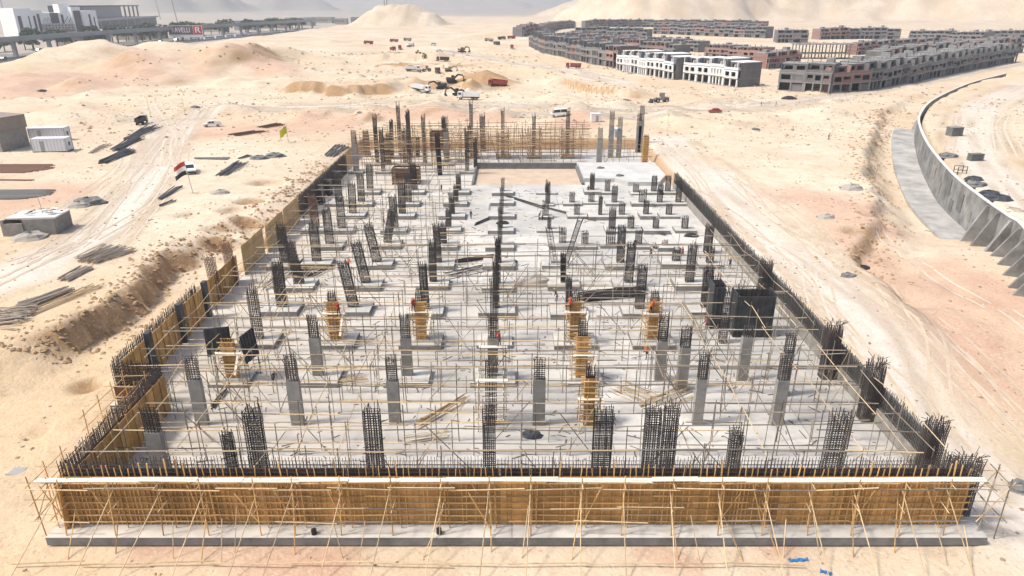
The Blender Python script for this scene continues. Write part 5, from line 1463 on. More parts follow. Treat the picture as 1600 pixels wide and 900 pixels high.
def person_mesh(pose, m):
    lean = {"stand": 0, "walk": .04, "bend": .22, "reach": .03}[pose]
    st = {"stand": .06, "walk": .22, "bend": .12, "reach": .08}[pose]
    v, e, rad = [], [], []
    def add(p, r, par=None):
        v.append(p); rad.append(r)
        if par is not None: e.append((par, len(v) - 1))
        return len(v) - 1
    pel = add((0, 0, .95), .15); wst = add((lean * .4, 0, 1.12), .135, pel); ch = add((lean, 0, 1.36), .165, wst); nk = add((lean * 1.3, 0, 1.52), .06, ch)
    add((lean * 1.5 + .015, 0, 1.60), .085, nk); hd = add((lean * 1.5 + .01, 0, 1.70), .095, len(v) - 1)
    for s in (-1, 1):
        hip = add((0, s * .10, .88), .095, pel); kn = add((s * st * .5 + .03, s * .11, .50), .068, hip); an = add((s * st, s * .115, .09), .045, kn); add((s * st + .17, s * .12, .04), .04, an)
        sh = add((lean, s * .19, 1.42), .065, ch)
        if pose == "reach": el = add((lean + .2, s * .24, 1.38), .048, sh); wr = add((lean + .42, s * .18, 1.50), .036, el); hn = add((lean + .50, s * .17, 1.54), .034, wr); add((lean + .57, s * .16, 1.55), .02, hn)
        else: el = add((lean - .02 + s * st * -.3, s * .26, 1.14), .048, sh); wr = add((lean + .10 - s * st * .5, s * .26, .90), .036, el); hn = add((lean + .13 - s * st * .5, s * .26, .82), .036, wr); add((lean + .15 - s * st * .5, s * .25, .75), .022, hn)
    me_ = bpy.data.meshes.new("body"); me_.from_pydata(v, e, []); o = bpy.data.objects.new("body", me_); COL.objects.link(o)
    o.modifiers.new("skin", 'SKIN'); sk = me_.skin_vertices[0].data
    for i, r in enumerate(rad): sk[i].radius = (r, r)
    sk[0].use_root = True
    sb = o.modifiers.new("sub", 'SUBSURF'); sb.levels = sb.render_levels = 1
    out = bpy.data.meshes.new_from_object(o.evaluated_get(bpy.context.evaluated_depsgraph_get())); bpy.data.objects.remove(o)
    out.materials.clear(); out.materials.append(m); out.polygons.foreach_set("use_smooth", [True] * len(out.polygons))
    return out
VESTS = {"red": (.50, .035, .03), "orange": (.62, .12, .02), "dark": (.05, .055, .06), "white": (.62, .64, .66), "pink": (.55, .13, .12)}
PM = {}
def person(label, p, rz, vest, pose="stand", helmet=(.75, .1, .06)):
    key = (vest, pose)
    if key not in PM:
        tm = (.035, .04, .05) if vest != "white" else (.55, .57, .6)
        if ("m", vest) not in PM: PM[("m", vest)] = person_material("clothes_" + vest, VESTS[vest], tm)
        PM[key] = person_mesh(pose, PM[("m", vest)])
    t = thing("person", label, "person", p, rz, "people at work on the site")
    mesh_obj("body", PM[key], t)
    lean = {"stand": 0, "walk": .04, "bend": .22, "reach": .03}[pose] * 1.5
    b = MB(); n = 10
    rings = [(.125, 1.715), (.122, 1.76), (.095, 1.81), (.045, 1.835)]
    for r, z in rings:
        for k in range(n): b.v.append((lean + .01 + r * math.cos(6.2832 * k / n), r * math.sin(6.2832 * k / n), z))
    for j in range(3):
        for k in range(n): b.f.append((j * n + k, j * n + (k + 1) % n, (j + 1) * n + (k + 1) % n, (j + 1) * n + k))
    b.f.append(tuple(3 * n + k for k in range(n)))
    b.prism([(lean + .08, -.09), (lean + .2, -.06), (lean + .2, .06), (lean + .08, .09)], 1.705, 1.725, axis='z')
    b.build("hard_hat", mat("hat_%.2f_%.2f" % helmet[:2], helmet, .5), t, smooth=False)
    return t
S_ = 1.0
person("worker in a red vest on the second column form's scaffold", (-20.2, 75.0, 4.16), 2.5, "red", "reach")
person("worker in a red vest on top of the centre left form scaffold", (-11.6, 75.75, 4.36), -1.0, "red", "walk")
person("worker in a red vest climbing beside the centre rebar column", (-1.3, 66.75, 4.36), 2.8, "red", "reach", (.05, .05, .05))
person("worker in a red vest at the orange form right of centre", (6.8, 75.75, 4.36), .4, "red", "stand")
person("worker in an orange vest above the sloping plank", (16.3, 75.75, 4.16), -.6, "orange", "bend", (.6, .13, .03))
person("worker in a pink red vest beside the dark shutter box", (24.4, 80.0, .004), 2.4, "pink", "bend")
person("worker with a bright red hard hat among left scaffolds", (-28.6, 66.75, 3.56), 1.2, "dark", "stand", (.75, .06, .06))
person("worker in dark clothes alone on the bare slab centre", at(736, 342, .004), 1.0, "dark", "stand", (.1, .1, .1))
person("person in pale blue clothes on the bare slab centre", at(765, 333, .004), 2.0, "white", "walk", (.3, .45, .6))
person("worker in dark clothes, left of a pair on the slab", at(842, 344, .004), .2, "dark", "bend", (.1, .1, .1))
person("worker in dark clothes, right of a pair on the slab", at(848, 344, .004), 3.0, "dark", "stand", (.1, .1, .1))
person("worker in dark clothes near the sand bed's right corner", at(919, 302, .004), 1.4, "dark", "walk", (.1, .1, .1))
person("person in white clothes beside a tall rebar cage", at(969, 373, .004), 1.0, "white", "stand", (.7, .7, .7))
person("worker in black beside the tall rebar cage at right", at(992, 388, .004), -1.0, "dark", "stand", (.1, .1, .1))
person("worker in dark clothes standing in the open at right", at(1017, 403, .004), 2.0, "dark", "walk", (.6, .6, .6))
person("worker in a red vest at a bent cage near the right wall", at(1066, 402, .004), 2.0, "red", "reach")
person("distant person standing on the sand below the corner block", ground(1189, 166), 0, "dark", "stand", (.1, .1, .1))
person("distant person at the brown spoil heap on the right", ground(1212, 166), 0, "dark", "walk", (.1, .1, .1))
person("distant person in dark clothes on the sand right of the road", ground(1294, 219), 0, "dark", "walk", (.1, .1, .1))

for i, (px, py, z, v, ps, lb) in enumerate(((600, 352, .004, "red", "walk", "worker in a red vest between leaning cages at the left rear"), (545, 420, .004, "orange", "bend", "worker in an orange vest among the left cages"), (690, 300, .004, "dark", "stand", "worker in dark clothes left of the sand bed"),
        (1010, 560, .004, "orange", "walk", "worker in an orange vest between the front right columns"), (430, 600, .004, "dark", "bend", "worker in dark clothes bending near the front left columns"), (720, 560, .004, "white", "walk", "person in pale clothes left of the centre columns"), (1140, 420, .004, "dark", "reach", "worker in dark clothes near the right wall cages"),
        (870, 470, .004, "dark", "bend", "worker in dark clothes bending left of the rebar stack"))):
    person(lb, at(px, py, z), i * 1.3, v, ps, (.6, .55, .1) if i % 2 else (.7, .1, .08))

# ------------------------------------------------------------------ things lying about the site
# cabins and shed at the left edge
def cabin(label, px, py, L, Wd, H, rz, m):
    p = ground(px, py); t = thing("site_cabin", label, "cabin", p, rz, "white site cabins")
    MB().box((0, 0, H / 2 + .1), (L, Wd, H - .2)).build("wall", m, t)
    MB().box((0, 0, H + .08), (L + .2, Wd + .2, .16)).build("roof", mat("cabin_roof", (.55, .57, .6), .6), t)
    for s in (-1, 1):
        for q in (-1, 1): MB().box((s * (L / 2 + .01), q * (Wd / 2 + .01), H / 2), (.14, .14, H - .1)).build("corner_post", M_VIA, t)
    MB().box((0, 0, -.1), (L + .1, Wd + .1, .4)).build("skid", M_CHASS, t)
    for k in range(int(L / .8)): MB().box((-L / 2 + .5 + .8 * k, -Wd / 2 - .015, H / 2), (.05, .05, H - .3)).build("wall_rib", M_VIA, t)
    MB().box((L / 2 + .02, .1, H * .55), (.06, 1.0, .9)).build("window", M_GLASS, t)
    MB().box((-L * .2, -Wd / 2 - .02, H * .45), (.9, .06, H * .8)).build("door", M_VIA, t)
M_CAB = mat("cabin_white", (.68, .70, .72), .5, noise=.08, nscale=.5)
cabin("white site cabin in front of the grey shed", 84, 236, 8.0, 3.4, 3.2, .12, M_CAB)
cabin("second white cabin right behind the first one", 80, 219, 9.0, 3.2, 3.3, .12, M_CAB)
p = ground(0, 236); t = thing("site_shed", "grey brown shed wall cut by the left picture edge", "shed", p, -.25)
MB().box((-4, 3, 2.5), (12, 8, 5.0)).build("wall", M_CONC, t)
MB().prism([(-10.4, 5.0), (2.4, 5.0), (2.4, 8.2), (-10.4, 8.6)], -1.2, 7.2).build("upper_wall", mat("shed_brown", (.30, .25, .21), .9, noise=.2, nscale=.5), t)
for k in range(6): MB().box((-9.6 + k * 2.3, -1.26, 6.6), (.12, .12, 3.1)).build("rib", M_VIA, t)
# derelict concrete hut
p = ground(62, 362); t = thing("ruined_hut", "ruined grey concrete hut with rubbish on its roof", "hut", p, .12)
for c, s_ in (((-4.0, -2.2, 1.3), (.4, .3, 2.6)), ((-2.4, -2.3, 1.0), (2.8, .3, 2.0)), ((1.4, -2.2, 1.3), (4.8, .3, 2.6)), ((3.9, 0, 1.3), (.3, 4.6, 2.6)), ((-4.2, 0, 1.2), (.3, 4.6, 2.4)), ((0, 2.3, 1.3), (8.2, .3, 2.6))):
    MB().box(c, s_, rz=RNG.uniform(-.03, .03)).build("wall", M_CONC, t)
MB().prism([(-3.6, -2.0), (4.0, -2.2), (4.2, 2.4), (-3.0, 2.5)], 2.62, 2.85, axis='z').build("roof", M_COPE, t)
for k in range(14):
    x, y = RNG.uniform(-2, 4), RNG.uniform(-1.8, 2.2)
    board("scrap", (x, y, 2.92 + .03 * k), (x + RNG.uniform(-1.6, 1.6), y + RNG.uniform(-1, 1), 2.95 + RNG.uniform(0, .3) + .03 * k), RNG.uniform(.1, .5), .06, RNG.choice((M_CONCD, M_CHASS, M_WHITE, M_CONC)), t)
pole("aerial", (1.2, 0, 2.8), (1.0, 0, 7.0), .04, M_VIA, t)

def bars(name, label, cat, px0, py0, px1, py1, n, spread, m, group, r=.05, hgt=.3, bendy=0.0):
    """a bundle of bars or boards on the ground between two pixels"""
    a, b = ground(px0, py0), ground(px1, py1); d = (b - a); L = d.length; d.normalize(); nn = Vector((-d.y, d.x, 0)).normalized()
    t = thing(name, label, cat, a, 0, group)
    for k in range(n):
        o = nn * RNG.uniform(-spread / 2, spread / 2); s = RNG.uniform(-.06, .06) * L; e = RNG.uniform(-.1, .06) * L
        tw = nn * RNG.uniform(-.08, .08) * L * (1 + bendy)
        P, Q = a + o + d * s, b + o + d * e + tw
        z0, z1 = h1(P.x, P.y) + r + hgt * RNG.random() * .8, h1(Q.x, Q.y) + r + hgt * RNG.random()
        # no bar may run through a rise in the ground
        for u in (.25, .5, .75):
            X = P.lerp(Q, u); need = h1(X.x, X.y) + r - (z0 + (z1 - z0) * u)
            if need > 0: z0 += need; z1 += need
        pole("bar", (P.x - a.x, P.y - a.y, z0 - a.z), (Q.x - a.x, Q.y - a.y, z1 - a.z), r, m, t, sides=5)
    return t
M_SHEETD = mat("dark_bars", (.14, .135, .13), .7, var=.3); M_GREYT = mat("weathered_timber", (.40, .34, .27), .9, var=.3)
bars("rebar_bundle", "dark grey bundle of long bars beside the sand track, nearest one", "rebar", 160, 256, 205, 238, 34, 2.4, M_SHEETD, "rebar bundles", r=.11, hgt=.8)
bars("rebar_bundle", "dark bundle of long bars beside the sand track, middle one", "rebar", 180, 236, 215, 218, 30, 2.2, M_SHEETD, "rebar bundles", r=.11, hgt=.8)
bars("rebar_bundle", "dark bundle of long bars nearest the track junction", "rebar", 200, 218, 240, 200, 26, 2.4, M_SHEETD, "rebar bundles", r=.11, hgt=.7)
bars("rebar_bundle", "thin brown bundle left of the dark rebar bundles", "rebar", 143, 240, 168, 226, 12, 1.5, M_GREYT, "rebar bundles", r=.07, hgt=.3)
for i, (y0, y1, m, lb) in enumerate(((258, 270, M_RUST, "flat spread of rusty brown bars at the left edge"), (281, 282, M_RUST, "thin strip of brown bars below the rusty spread"), (297, 311, M_SHEETD, "flat spread of dark grey bars at the left edge"))):
    a, b = ground(-30, (y0 + y1) / 2), ground(84 - 30 * (i == 1), (y0 + y1) / 2)
    t = thing("bar_spread", lb, "rebar", a, 0, "bar spreads at the left edge"); wd = abs(ground(20, y0).y - ground(20, y1).y) + .6
    for k in range(int(wd / .22)):
        y = -wd / 2 + k * .22; L = (b - a).length * RNG.uniform(.8, 1.0) - abs(y) * .6; s = RNG.uniform(0, 1)
        za, zb = h1(a.x + s, a.y + y), h1(a.x + s + L, a.y + y); zm = max(0, h1(a.x + s + L / 2, a.y + y) - (za + zb) / 2)
        pole("bar", (s, y, za - a.z + .12 + zm), (s + L, y + RNG.uniform(-.2, .2), zb - a.z + .12 + zm), .1, m, t, sides=5)
bars("timber_pile", "tangled pile of pale grey timber beside the track, upper one", "timber", 135, 412, 190, 392, 60, 4.0, M_GREYT, "timber piles", r=.06, hgt=.9, bendy=3.0)
bars("timber_pile", "stack of long pale poles below the tangled timber pile", "timber", 100, 440, 140, 420, 26, 1.8, M_GREYT, "timber piles", r=.06, hgt=.5)
bars("timber_pile", "tangled dark and pale scrap timber at the left edge", "timber", -10, 500, 48, 498, 50, 4.0, M_GREYT, "timber piles", r=.06, hgt=.8, bendy=3.0)
bars("plank_stack", "long flat stack of planks beside the scarp on the left", "timber", 32, 484, 108, 456, 30, 1.6, M_GREYT, "plank stacks", r=.08, hgt=.7)
bars("plank_stack", "loose pale poles next to the long plank stack", "timber", 45, 492, 145, 448, 14, 2.2, M_TIMB, "plank stacks", r=.05, hgt=.2)
bars("bar_bundle", "pair of long dark beams behind the parked white car", "beams", 306, 249, 356, 249, 5, .6, M_SHEETD, "dark bar bundles near the flag", r=.14, hgt=.2)
bars("bar_bundle", "grey bar bundle lying left of the striped flag", "bars", 250, 312, 280, 294, 10, .9, M_SHEETD, "dark bar bundles near the flag", r=.1, hgt=.4)
bars("bar_bundle", "short dark bar bundle below the striped flag", "bars", 251, 323, 272, 315, 7, .6, M_SHEETD, "dark bar bundles near the flag", r=.1, hgt=.3)
bars("bar_bundle", "grey bar bundle right of the parked white car", "bars", 346, 275, 378, 255, 18, 2.2, M_SHEETD, "dark bar bundles near the flag", r=.1, hgt=.5)
bars("bar_bundle", "small grey bar bundle upper right of the white car", "bars", 375, 249, 390, 244, 8, 1.0, M_SHEETD, "dark bar bundles near the flag", r=.1, hgt=.3)
bars("bar_bundle", "dark bars on the bank beside the far left columns", "bars", 515, 245, 535, 228, 16, 2.4, M_SHEETD, "dark bar bundles near the flag", r=.1, hgt=.4)
bars("board_heap", "flat brown boards lying on the pink sand above the yellow flag", "timber", 365, 212, 408, 206, 16, 5.0, M_RUST, "brown board heaps", r=.12, hgt=.3)
bars("board_heap", "brown boards scattered right of the yellow flag", "timber", 410, 200, 440, 195, 12, 4.0, M_RUST, "brown board heaps", r=.12, hgt=.3)
def slab_bars(label, x0, y0, x1, y1, n, spread, m, r=.05, hgt=.4, z=0.004):
    t = thing("slab_bars", label, "rebar", (x0, y0, z), 0, "bars lying on the slab"); d = Vector((x1 - x0, y1 - y0, 0)); nn = Vector((-d.y, d.x, 0)).normalized()
    for k in range(n):
        o = nn * RNG.uniform(-spread / 2, spread / 2); P = o + d * RNG.uniform(-.05, .05); Q = o + d * RNG.uniform(.92, 1.06) + nn * RNG.uniform(-.4, .4)
        zz = r + hgt * k / n
        pole("bar", (P.x, P.y, zz), (Q.x, Q.y, zz + RNG.uniform(0, .04)), r, m, t, sides=5)
def SB(label, a, b, n, sp, m=None, **k):
    A_, B_ = at(*a), at(*b); slab_bars(label, A_[0], A_[1], B_[0], B_[1], n, sp, m or M_REBAR, **k)
SB("thick stack of dark rebar on the slab right of the centre", (908, 466), (1004, 458), 34, 3.2, hgt=.7)
SB("dark rebar lying between two centre left cages", (700, 412), (770, 402), 14, 1.6)
SB("thin dark bars left of the centre line near the middle", (700, 432), (768, 418), 9, 2.4)
SB("long dark bar line across the bare slab", (785, 305), (850, 326), 4, .5, r=.08)
SB("long dark bar line leading to the right pads", (855, 326), (925, 345), 4, .5, r=.08)
SB("dark bars beside a pad on the bare slab", (742, 352), (776, 338), 5, .4, r=.07)
SB("dark bars among the right hand pads", (1000, 358), (1040, 368), 6, .6, r=.07)
SB("dark bars beside the tall right hand cage", (1020, 388), (1062, 396), 6, .5, r=.07)
SB("pale planks lying by the front right columns", (1010, 640), (1085, 610), 8, 2.4, M_TIMB)
SB("loose pale sticks on the slab right of the orange forms", (965, 605), (1020, 628), 12, 3.0, M_TIMB, r=.035)
SB("loose pale planks on the slab behind the front wall centre", (630, 690), (700, 678), 9, 1.4, M_WALK, r=.06)
SB("pale timbers leaning in a pile left of the centre", (650, 668), (730, 622), 6, 1.0, M_STUD, r=.05)
SB("dark bars by the front left columns", (330, 640), (352, 610), 6, .6, r=.06)
SB("row of pale boards beside the pad left of centre", (518, 598), (572, 592), 8, 1.2, M_TIMB, r=.05)
SB("dark rebar scattered among the left cages", (430, 455), (470, 425), 26, 5.5, r=.04)
SB("dark rebar heap behind the scattered left bars", (470, 432), (505, 415), 26, 5.0, r=.04)
SB("grey beam lying toward the big shutter box", (1065, 478), (1094, 532), 6, .7, M_CONC, r=.12)
# small dark heaps on the slab: buckets, tarpaulins
def heap_mesh(seed, m, name):
    r = random.Random(seed); b = MB(); n, rings = 9, 4
    for j in range(rings + 1):
        ph = j / rings * math.pi / 2
        for k in range(n):
            q = 1 + r.uniform(-.25, .25); b.v.append((q * math.cos(ph) * math.cos(6.283 * k / n), q * math.cos(ph) * math.sin(6.283 * k / n), max(0, .55 * math.sin(ph) * (1 + r.uniform(-.25, .25)))))
    for j in range(rings):
        for k in range(n): b.f.append((j * n + k, j * n + (k + 1) % n, (j + 1) * n + (k + 1) % n, (j + 1) * n + k))
    return b.mesh(name, m)
HM = [heap_mesh(i, m, "heap") for i, m in enumerate((M_CHASS, M_CONCD, mat("dark_tarp", (.05, .055, .06), .6), mat("grey_rubble", (.34, .31, .27), .95)))]
for i, (a, b, s_, v, lb) in enumerate(((797, 380, .7, 0, "small black heap on the bare slab, centre"), (800, 409, .8, 0, "small black heap on the bare slab, lower centre"), (785, 349, 1.1, 0, "flat black heap beside the bare slab's bars"), (836, 443, 2.6, 3, "flat grey rubble patch left of the dark rebar stack"),
                                       (1066, 360, 1.0, 0, "dark heap beside the pads at right"), (1080, 369, 1.2, 0, "dark heap close to the right wall"), (830, 680, 1.0, 2, "dark tarpaulin heap behind the front wall"), (968, 275, 1.0, 1, "dark bale on the raised white slab"), (938, 263, 1.0, 1, "small dark bale at the raised slab's rear edge"))):
    x, y, z = at(a, b, .004 if i < 7 else .9); t = mesh_obj("material_heap", HM[v], loc=(x, y, z), scale=(s_, s_ * .7, s_ * .8)); tag(t, lb, "heap", "heaps on the slab", "thing")
# right plateau: pallets, cage, black heaps
for i, (a, b, s_, v, lb) in enumerate(((1521, 281, 1.8, 2, "black tarpaulin heap behind the wall, uppermost"), (1523, 292, 2.2, 1, "grey heap behind the wall under the tarpaulin"), (1545, 305, 2.0, 2, "black heap behind the wall, middle of the row"), (1560, 312, 2.2, 2, "black heap behind the wall, rightmost"), (1540, 317, 1.8, 2, "black heap behind the wall, lowest"),
                                       (1480, 245, 2.4, 1, "flat dark heap beyond the wall's bend"), (1290, 340, 1.6, 3, "grey rubble heap on the sand right of the road"), (1330, 295, 2.4, 3, "grey stony heap at the edge of the scarp"), (1348, 418, 1.0, 0, "small black heap on the lower sand slope"), (1325, 431, 1.2, 1, "small grey heap on the lower sand slope"),
                                       (1232, 155, 3.0, 0, "dark brown spoil heap in front of the corner block"), (66, 143, 2.2, 0, "small dark heap on the left dunes"), (562, 176, 1.0, 1, "grey boulder on the track beyond the far columns"), (815, 184, 1.0, 1, "grey boulder left of the white van"), (305, 168, 1.6, 1, "grey boulder above the sand track"), (1180, 203, 1.4, 1, "grey scrap heap on the sand right of the slab"),
                                       (978, 157, 1.6, 1, "dark boulder at the end of the brown bank"), (140, 318, 3.0, 1, "grey gravel heap beside the ruined hut"), (125, 322, 2.2, 3, "pale rubble left of the gravel heap"), (50, 372, 2.6, 3, "pale rubble spilled in front of the ruined hut"), (345, 302, 1.8, 3, "pale rubble right of the striped flag"), (430, 245, 2.5, 1, "grey rubble heap on the bank above the left wall"), (405, 248, 2.2, 1, "grey rubble heap near the bar bundles"),
                                       (1596, 765, 1.4, 1, "grey gravel heap at the right picture edge"))):
    p = ground(a, b); t = mesh_obj("spoil_heap", HM[v], loc=(p.x, p.y, p.z - .05), scale=(s_, s_ * .8, s_ * .7)); tag(t, lb, "heap", "heaps on the sand", "thing")
p = ground(1490, 212); t = thing("concrete_block", "dark concrete block standing beyond the wall", "block", p, .2)
MB().box((0, 0, 1.1), (3.4, 2.2, 2.2)).build("block", M_CONCD, t); MB().box((0, 0, 2.25), (3.6, 2.4, .12)).build("cap", M_CONC, t)
p = ground(1523, 251); t = thing("pallet_stack", "stack of dark pallets behind the curved wall", "pallets", p, .1)
for k in range(5): MB().box((0, 0, .2 + .32 * k), (3.0, 1.6, .22)).build("pallet", M_CONCD, t)
p = ground(1499, 273); t = thing("steel_frame_crate", "small open steel frame crate behind the curved wall", "crate", p, .1)
for s in (-1, 1):
    for q in (-1, 1): pole("post", (s, q * .6, 0), (s, q * .6, 1.8), .08, M_CHASS, t)
    for z in (.3, 1.0, 1.75): pole("rail", (-1, s * .6, z), (1, s * .6, z), .06, M_CHASS, t)
bars("beam_bundle", "grey timber beams behind the wall at the right edge", "beams", 1572, 332, 1612, 334, 8, 1.6, M_GREYT, "beams behind the wall", r=.1, hgt=.3)
# right wall top: boards stacked on the ground beside it
bars("board_stack", "grey boards stacked along the right wall beside the road", "timber", 1248, 492, 1298, 545, 12, 1.4, M_GREYT, "boards beside the right wall", r=.07, hgt=.3)
# white water tank boxes behind the far right columns
for i, (a, b, lb) in enumerate(((930, 190, "white box cabin among the far right concrete columns"), (960, 214, "low white box right of the far concrete columns"))):
    p = ground(a, b); t = thing("white_box_cabin", lb, "cabin", p, .05, "white boxes at the far end")
    MB().box((0, 0, 1.2), (3.0, 2.4, 2.4)).build("wall", M_WHITE, t); MB().box((0, 0, 2.46), (3.2, 2.6, .12)).build("roof", M_CAB, t)
    MB().box((.4, -1.22, 1.0), (.9, .06, 1.9)).build("door", M_VIA, t)
# flags
def flag(label, px, py, h_, cols, w, hh, rz, name="flag", tilt=.06):
    p = ground(px, py); t = thing(name, label, "flag", p, rz)
    pole("flagpole", (0, 0, -.1), (-h_ * tilt, 0, h_), .06, M_VIA, t)
    n = 10
    for i, c in enumerate(cols):
        b = MB(); z1 = h_ - .1 - hh * i / len(cols); z0 = h_ - .1 - hh * (i + 1) / len(cols)
        for k in range(n + 1):
            u = k / n; y = .28 * math.sin(u * 7) * u; sag = -.55 * u * hh
            for z in (z0, z1): b.v.append((-h_ * tilt - u * w * .9, y, z + sag * .8 + .1 * math.sin(u * 5)))
        for k in range(n): b.f.append((2 * k, 2 * k + 2, 2 * k + 3, 2 * k + 1))
        b.build("stripe", c, t)
flag("red, white and black striped flag on a leaning pole", 302, 303, 6.4, (mat("flag_red", (.42, .05, .035), .8), mat("flag_white", (.75, .73, .70), .8), mat("flag_black", (.03, .03, .03), .8)), 2.5, 2.6, .1, tilt=.1)
flag("lime yellow flag on a short pole in the sand", 451, 222, 4.4, (mat("flag_lime", (.58, .58, .04), .8),), 2.4, 2.0, 1.0, "marker_flag")
for i, (a, b, h_, lb) in enumerate(((236, 183, 6.5, "thin yellow marker post left of the track junction"), (290, 180, 5.5, "thin yellow marker post above the white pickup"), (1043, 212, 7.0, "thin yellow marker post right of the far columns"))):
    p = ground(a, b); t = thing("marker_post", lb, "post", p, 0, "yellow marker posts"); pole("post", (0, 0, -.1), (-.4, 0, h_), .07, mat("marker_yellow", (.55, .48, .06), .7), t); MB().box((0, 0, .12), (.5, .5, .3)).build("foot", M_CONC, t)
# blue sheets and litter in front
for i, (a, b, w_, d_, rz, lb) in enumerate(((1247, 880, 1.5, .35, .1, "torn blue plastic sheet in front of the props, right one by the pole"), (1290, 897, .8, .4, -.4, "small blue plastic scrap at the bottom edge"))):
    p = ground(a, b); bb = MB(); n = 6
    for k in range(n + 1):
        for q in (-1, 1): bb.v.append((-w_ / 2 + w_ * k / n, q * d_ / 2 * (1 - .4 * (k % 2)), .05 + .06 * math.sin(k * 2.1 + q)))
    for k in range(n): bb.f.append((2 * k, 2 * k + 2, 2 * k + 3, 2 * k + 1))
    o = bb.build("plastic_sheet", mat("blue_plastic", (.03, .17, .42), .5), loc=p, rot=(0, 0, rz)); o.location.z = p.z + .03; tag(o, lb, "plastic", "blue plastic scraps", "thing")
p = ground(25, 738); o = MB().prism([(-.7, -.3), (.5, -.5), (.8, .4), (-.2, .6)], .03, .06, axis='z').build("metal_sheet", M_VIA, loc=p, rot=(.1, .05, .3)); tag(o, "bent grey metal sheet on the sand left of the corner", "sheet", None, "thing")
for i, (a, b, lb) in enumerate(((491, 834, "black bucket on the slab edge left of centre"), (686, 833, "black bucket on the slab edge near centre"))):
    x, y, z = at(a, b, .004); t = thing("bucket", lb, "bucket", (x, y, .004), 0, "buckets on the slab edge")
    MB().beam((0, 0, 0), (0, 0, .42), .42, sides=10).build("body", M_CHASS, t)
    bb = MB(); [bb.beam((.22 * math.cos(k * .6), 0, .42 + .22 * math.sin(k * .6)), (.22 * math.cos(k * .6 + .6), 0, .42 + .22 * math.sin(k * .6 + .6)), .02) for k in range(5)]; bb.build("handle", M_VIA, t)

# stones and litter strewn over the sand: far too many to count
def strewn(name, label, n, area, size, m, seed, line=None, spread=1.5):
    r = np.random.RandomState(seed); x = r.uniform(area[0], area[1], n); y = area[2] + (area[3] - area[2]) * r.rand(n) ** 1.3
    den = fbm(x, y, 12, 4, seed) * 2 + r.uniform(-.25, .25, n)
    if line is not None: x = np.interp(y, *line) + r.normal(0, spread, n); den = np.ones(n)
    ok = (den > .02) & ~((x > BX0 - 1) & (x < BX1 + 1) & (y > BY0 - .6) & (y < BY1 + 1)); x, y = x[ok], y[ok]; z = grid_h(x, y)
    b = MB(); rr = random.Random(seed)
    base = [(1, 0, 0), (0, 1, 0), (-1, 0, 0), (0, -1, 0), (0, 0, 1), (0, 0, -.4)]; fc = [(0, 1, 4), (1, 2, 4), (2, 3, 4), (3, 0, 4), (1, 0, 5), (2, 1, 5), (3, 2, 5), (0, 3, 5)]
    for X, Y, Z in zip(x, y, z):
        s = size * rr.uniform(.3, 1) ** 2.2 * (1 + Y / 200); a = rr.uniform(0, 6.28); n0 = len(b.v); ca, sa = math.cos(a), math.sin(a)
        for vx, vy, vz in base:
            vx *= rr.uniform(.7, 1.3); vy *= rr.uniform(.5, 1.1)
            b.v.append((X + s * (vx * ca - vy * sa), Y + s * (vx * sa + vy * ca), Z + s * vz * .6 * rr.uniform(.6, 1.2)))
        b.f += [tuple(n0 + i for i in f_) for f_ in fc]
    return tag(b.build(name, m), label, kind="stuff")
strewn("stones", "brown stones and clods strewn over the sand", 20000, (-150, 170, 30, 330), .24, mat("stone_brown", (.34, .245, .165), .95, noise=.3, nscale=.7), 3)
strewn("pale_stones", "pale stones and litter strewn over the sand", 5000, (-90, 110, 30, 230), .17, mat("stone_pale", (.56, .50, .42), .95, noise=.2, nscale=.7), 4)
strewn("far_clods", "brown clods strewn over the distant sand", 5000, (-220, 200, 190, 560), .45, mat("clod_brown", (.36, .26, .175), .95, noise=.3, nscale=.3), 5)
strewn("bank_clods", "earth clods fallen along the left bank", 1300, (0, 1, 70, 165), .36, mat("clod_earth", (.40, .265, .15), .95, noise=.3, nscale=.6), 15, XS, 2.2)
strewn("scarp_clods", "earth clods along the broken scarp on the right", 1000, (0, 1, 92, 262), .36, mat("clod_earth", (.40, .265, .15)), 16, XE, 3.2)
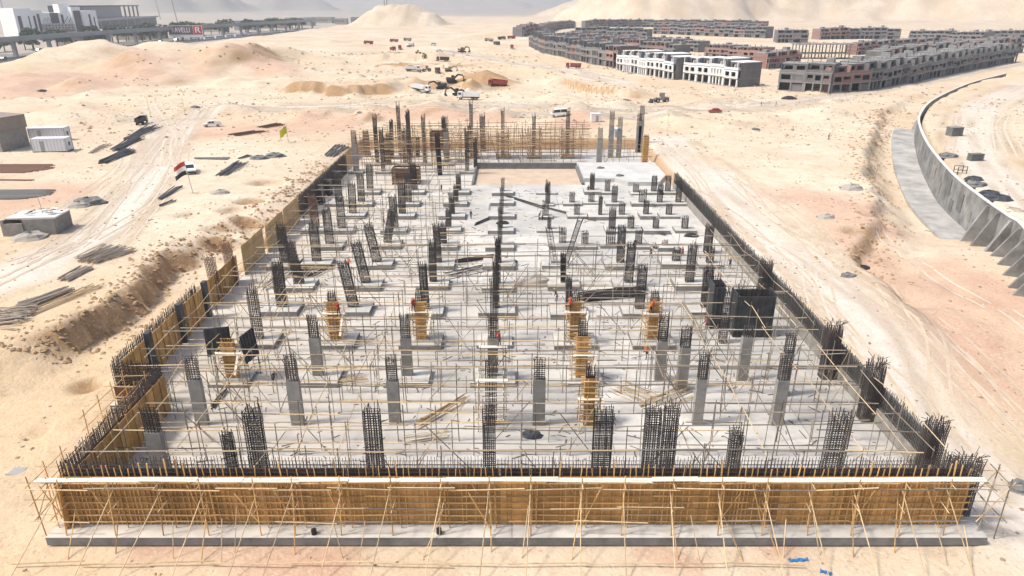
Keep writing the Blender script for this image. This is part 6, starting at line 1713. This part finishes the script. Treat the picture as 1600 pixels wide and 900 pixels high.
def tyre_tracks(name, label, m, seed, n):
    r = random.Random(seed); b = MB()
    for k in range(n):
        pts, w = TRACKS[r.choice((0, 0, 0, 1, 2, 2, 2, 3, 4, 4, 5))]
        o = r.gauss(0, 1.1) * w; q = []
        for i, (x, y) in enumerate(pts):
            c, e = pts[min(i + 1, len(pts) - 1)], pts[max(i - 1, 0)]; dx, dy = c[0] - e[0], c[1] - e[1]; L_ = math.hypot(dx, dy); oo = o + r.uniform(-.5, .5) * w
            q.append((x - dy / L_ * oo, y + dx / L_ * oo, 0))
        i0 = r.randrange(0, max(1, len(q) - 3)); q = smooth_path(q[i0:i0 + r.randint(3, 7)], 8)
        run = path_pts(q, 1.2)
        for s in (-.95, .95):
            pr = None; wd = .22 * (1 + run[0][0].y / 260)
            for p, d in run:
                n_ = Vector((-d.y, d.x, 0)); A_, B_ = p + n_ * (s - wd / 2), p + n_ * (s + wd / 2)
                if BX0 - 1 < A_.x < BX1 + 1 and BY0 - 2 < A_.y < BY1 + 1: pr = None; continue
                cur = ((A_.x, A_.y, h1(A_.x, A_.y) + .035), (B_.x, B_.y, h1(B_.x, B_.y) + .035))
                if pr and r.random() > .06: b.quad(pr[0], cur[0], cur[1], pr[1])
                pr = cur
    return tag(b.build(name, m), label, kind="stuff")
tyre_tracks("tyre_tracks", "brown tyre tracks pressed into the sand", mat("track_sand", (.44, .345, .25), .95, noise=.25, nscale=.5, col2=(.53, .435, .325)), 8, 50)
tyre_tracks("pale_tyre_tracks", "pale dusty tyre tracks on the sand", mat("track_dust", (.60, .53, .43), .95, noise=.25, nscale=.5, col2=(.53, .44, .34)), 9, 28)
# crumbs and offcuts on the slab
b = MB(); rr = random.Random(91)
for k in range(1500):
    X, Y = rr.uniform(-34, 34), 46 + 105 * rr.random() ** 1.4; a = rr.uniform(0, 3.14); L = rr.choice((.15, .3, .5, .9, 1.4)); w_ = rr.choice((.05, .08, .12))
    b.box((X, Y, .03 + .02 * rr.random()), (L, w_, .05), rz=a)
tag(b.build("slab_offcuts", mat("offcut", (.28, .23, .18), .95, noise=.6, nscale=.5)), "small timber offcuts and crumbs scattered on the slab", kind="stuff")

# ------------------------------------------------------------------ haze
hz = bpy.data.materials.new("haze"); hz.use_nodes = True; nt = hz.node_tree
nt.nodes.remove(nt.nodes["Principled BSDF"])
pv = nt.nodes.new("ShaderNodeVolumePrincipled"); pv.inputs["Color"].default_value = (.90, .93, .97, 1); pv.inputs["Density"].default_value = .0002
pv.inputs["Anisotropy"].default_value = .2
nt.links.new(pv.outputs[0], nt.nodes["Material Output"].inputs["Volume"])
zmx = max(float(ZZ.max()), 120) + 15
tag(MB().box((0, 5400, (zmx - 60) / 2), (15400, 11600, zmx + 60)).build("haze", hz), "thin pale dust haze over the desert", kind="stuff")
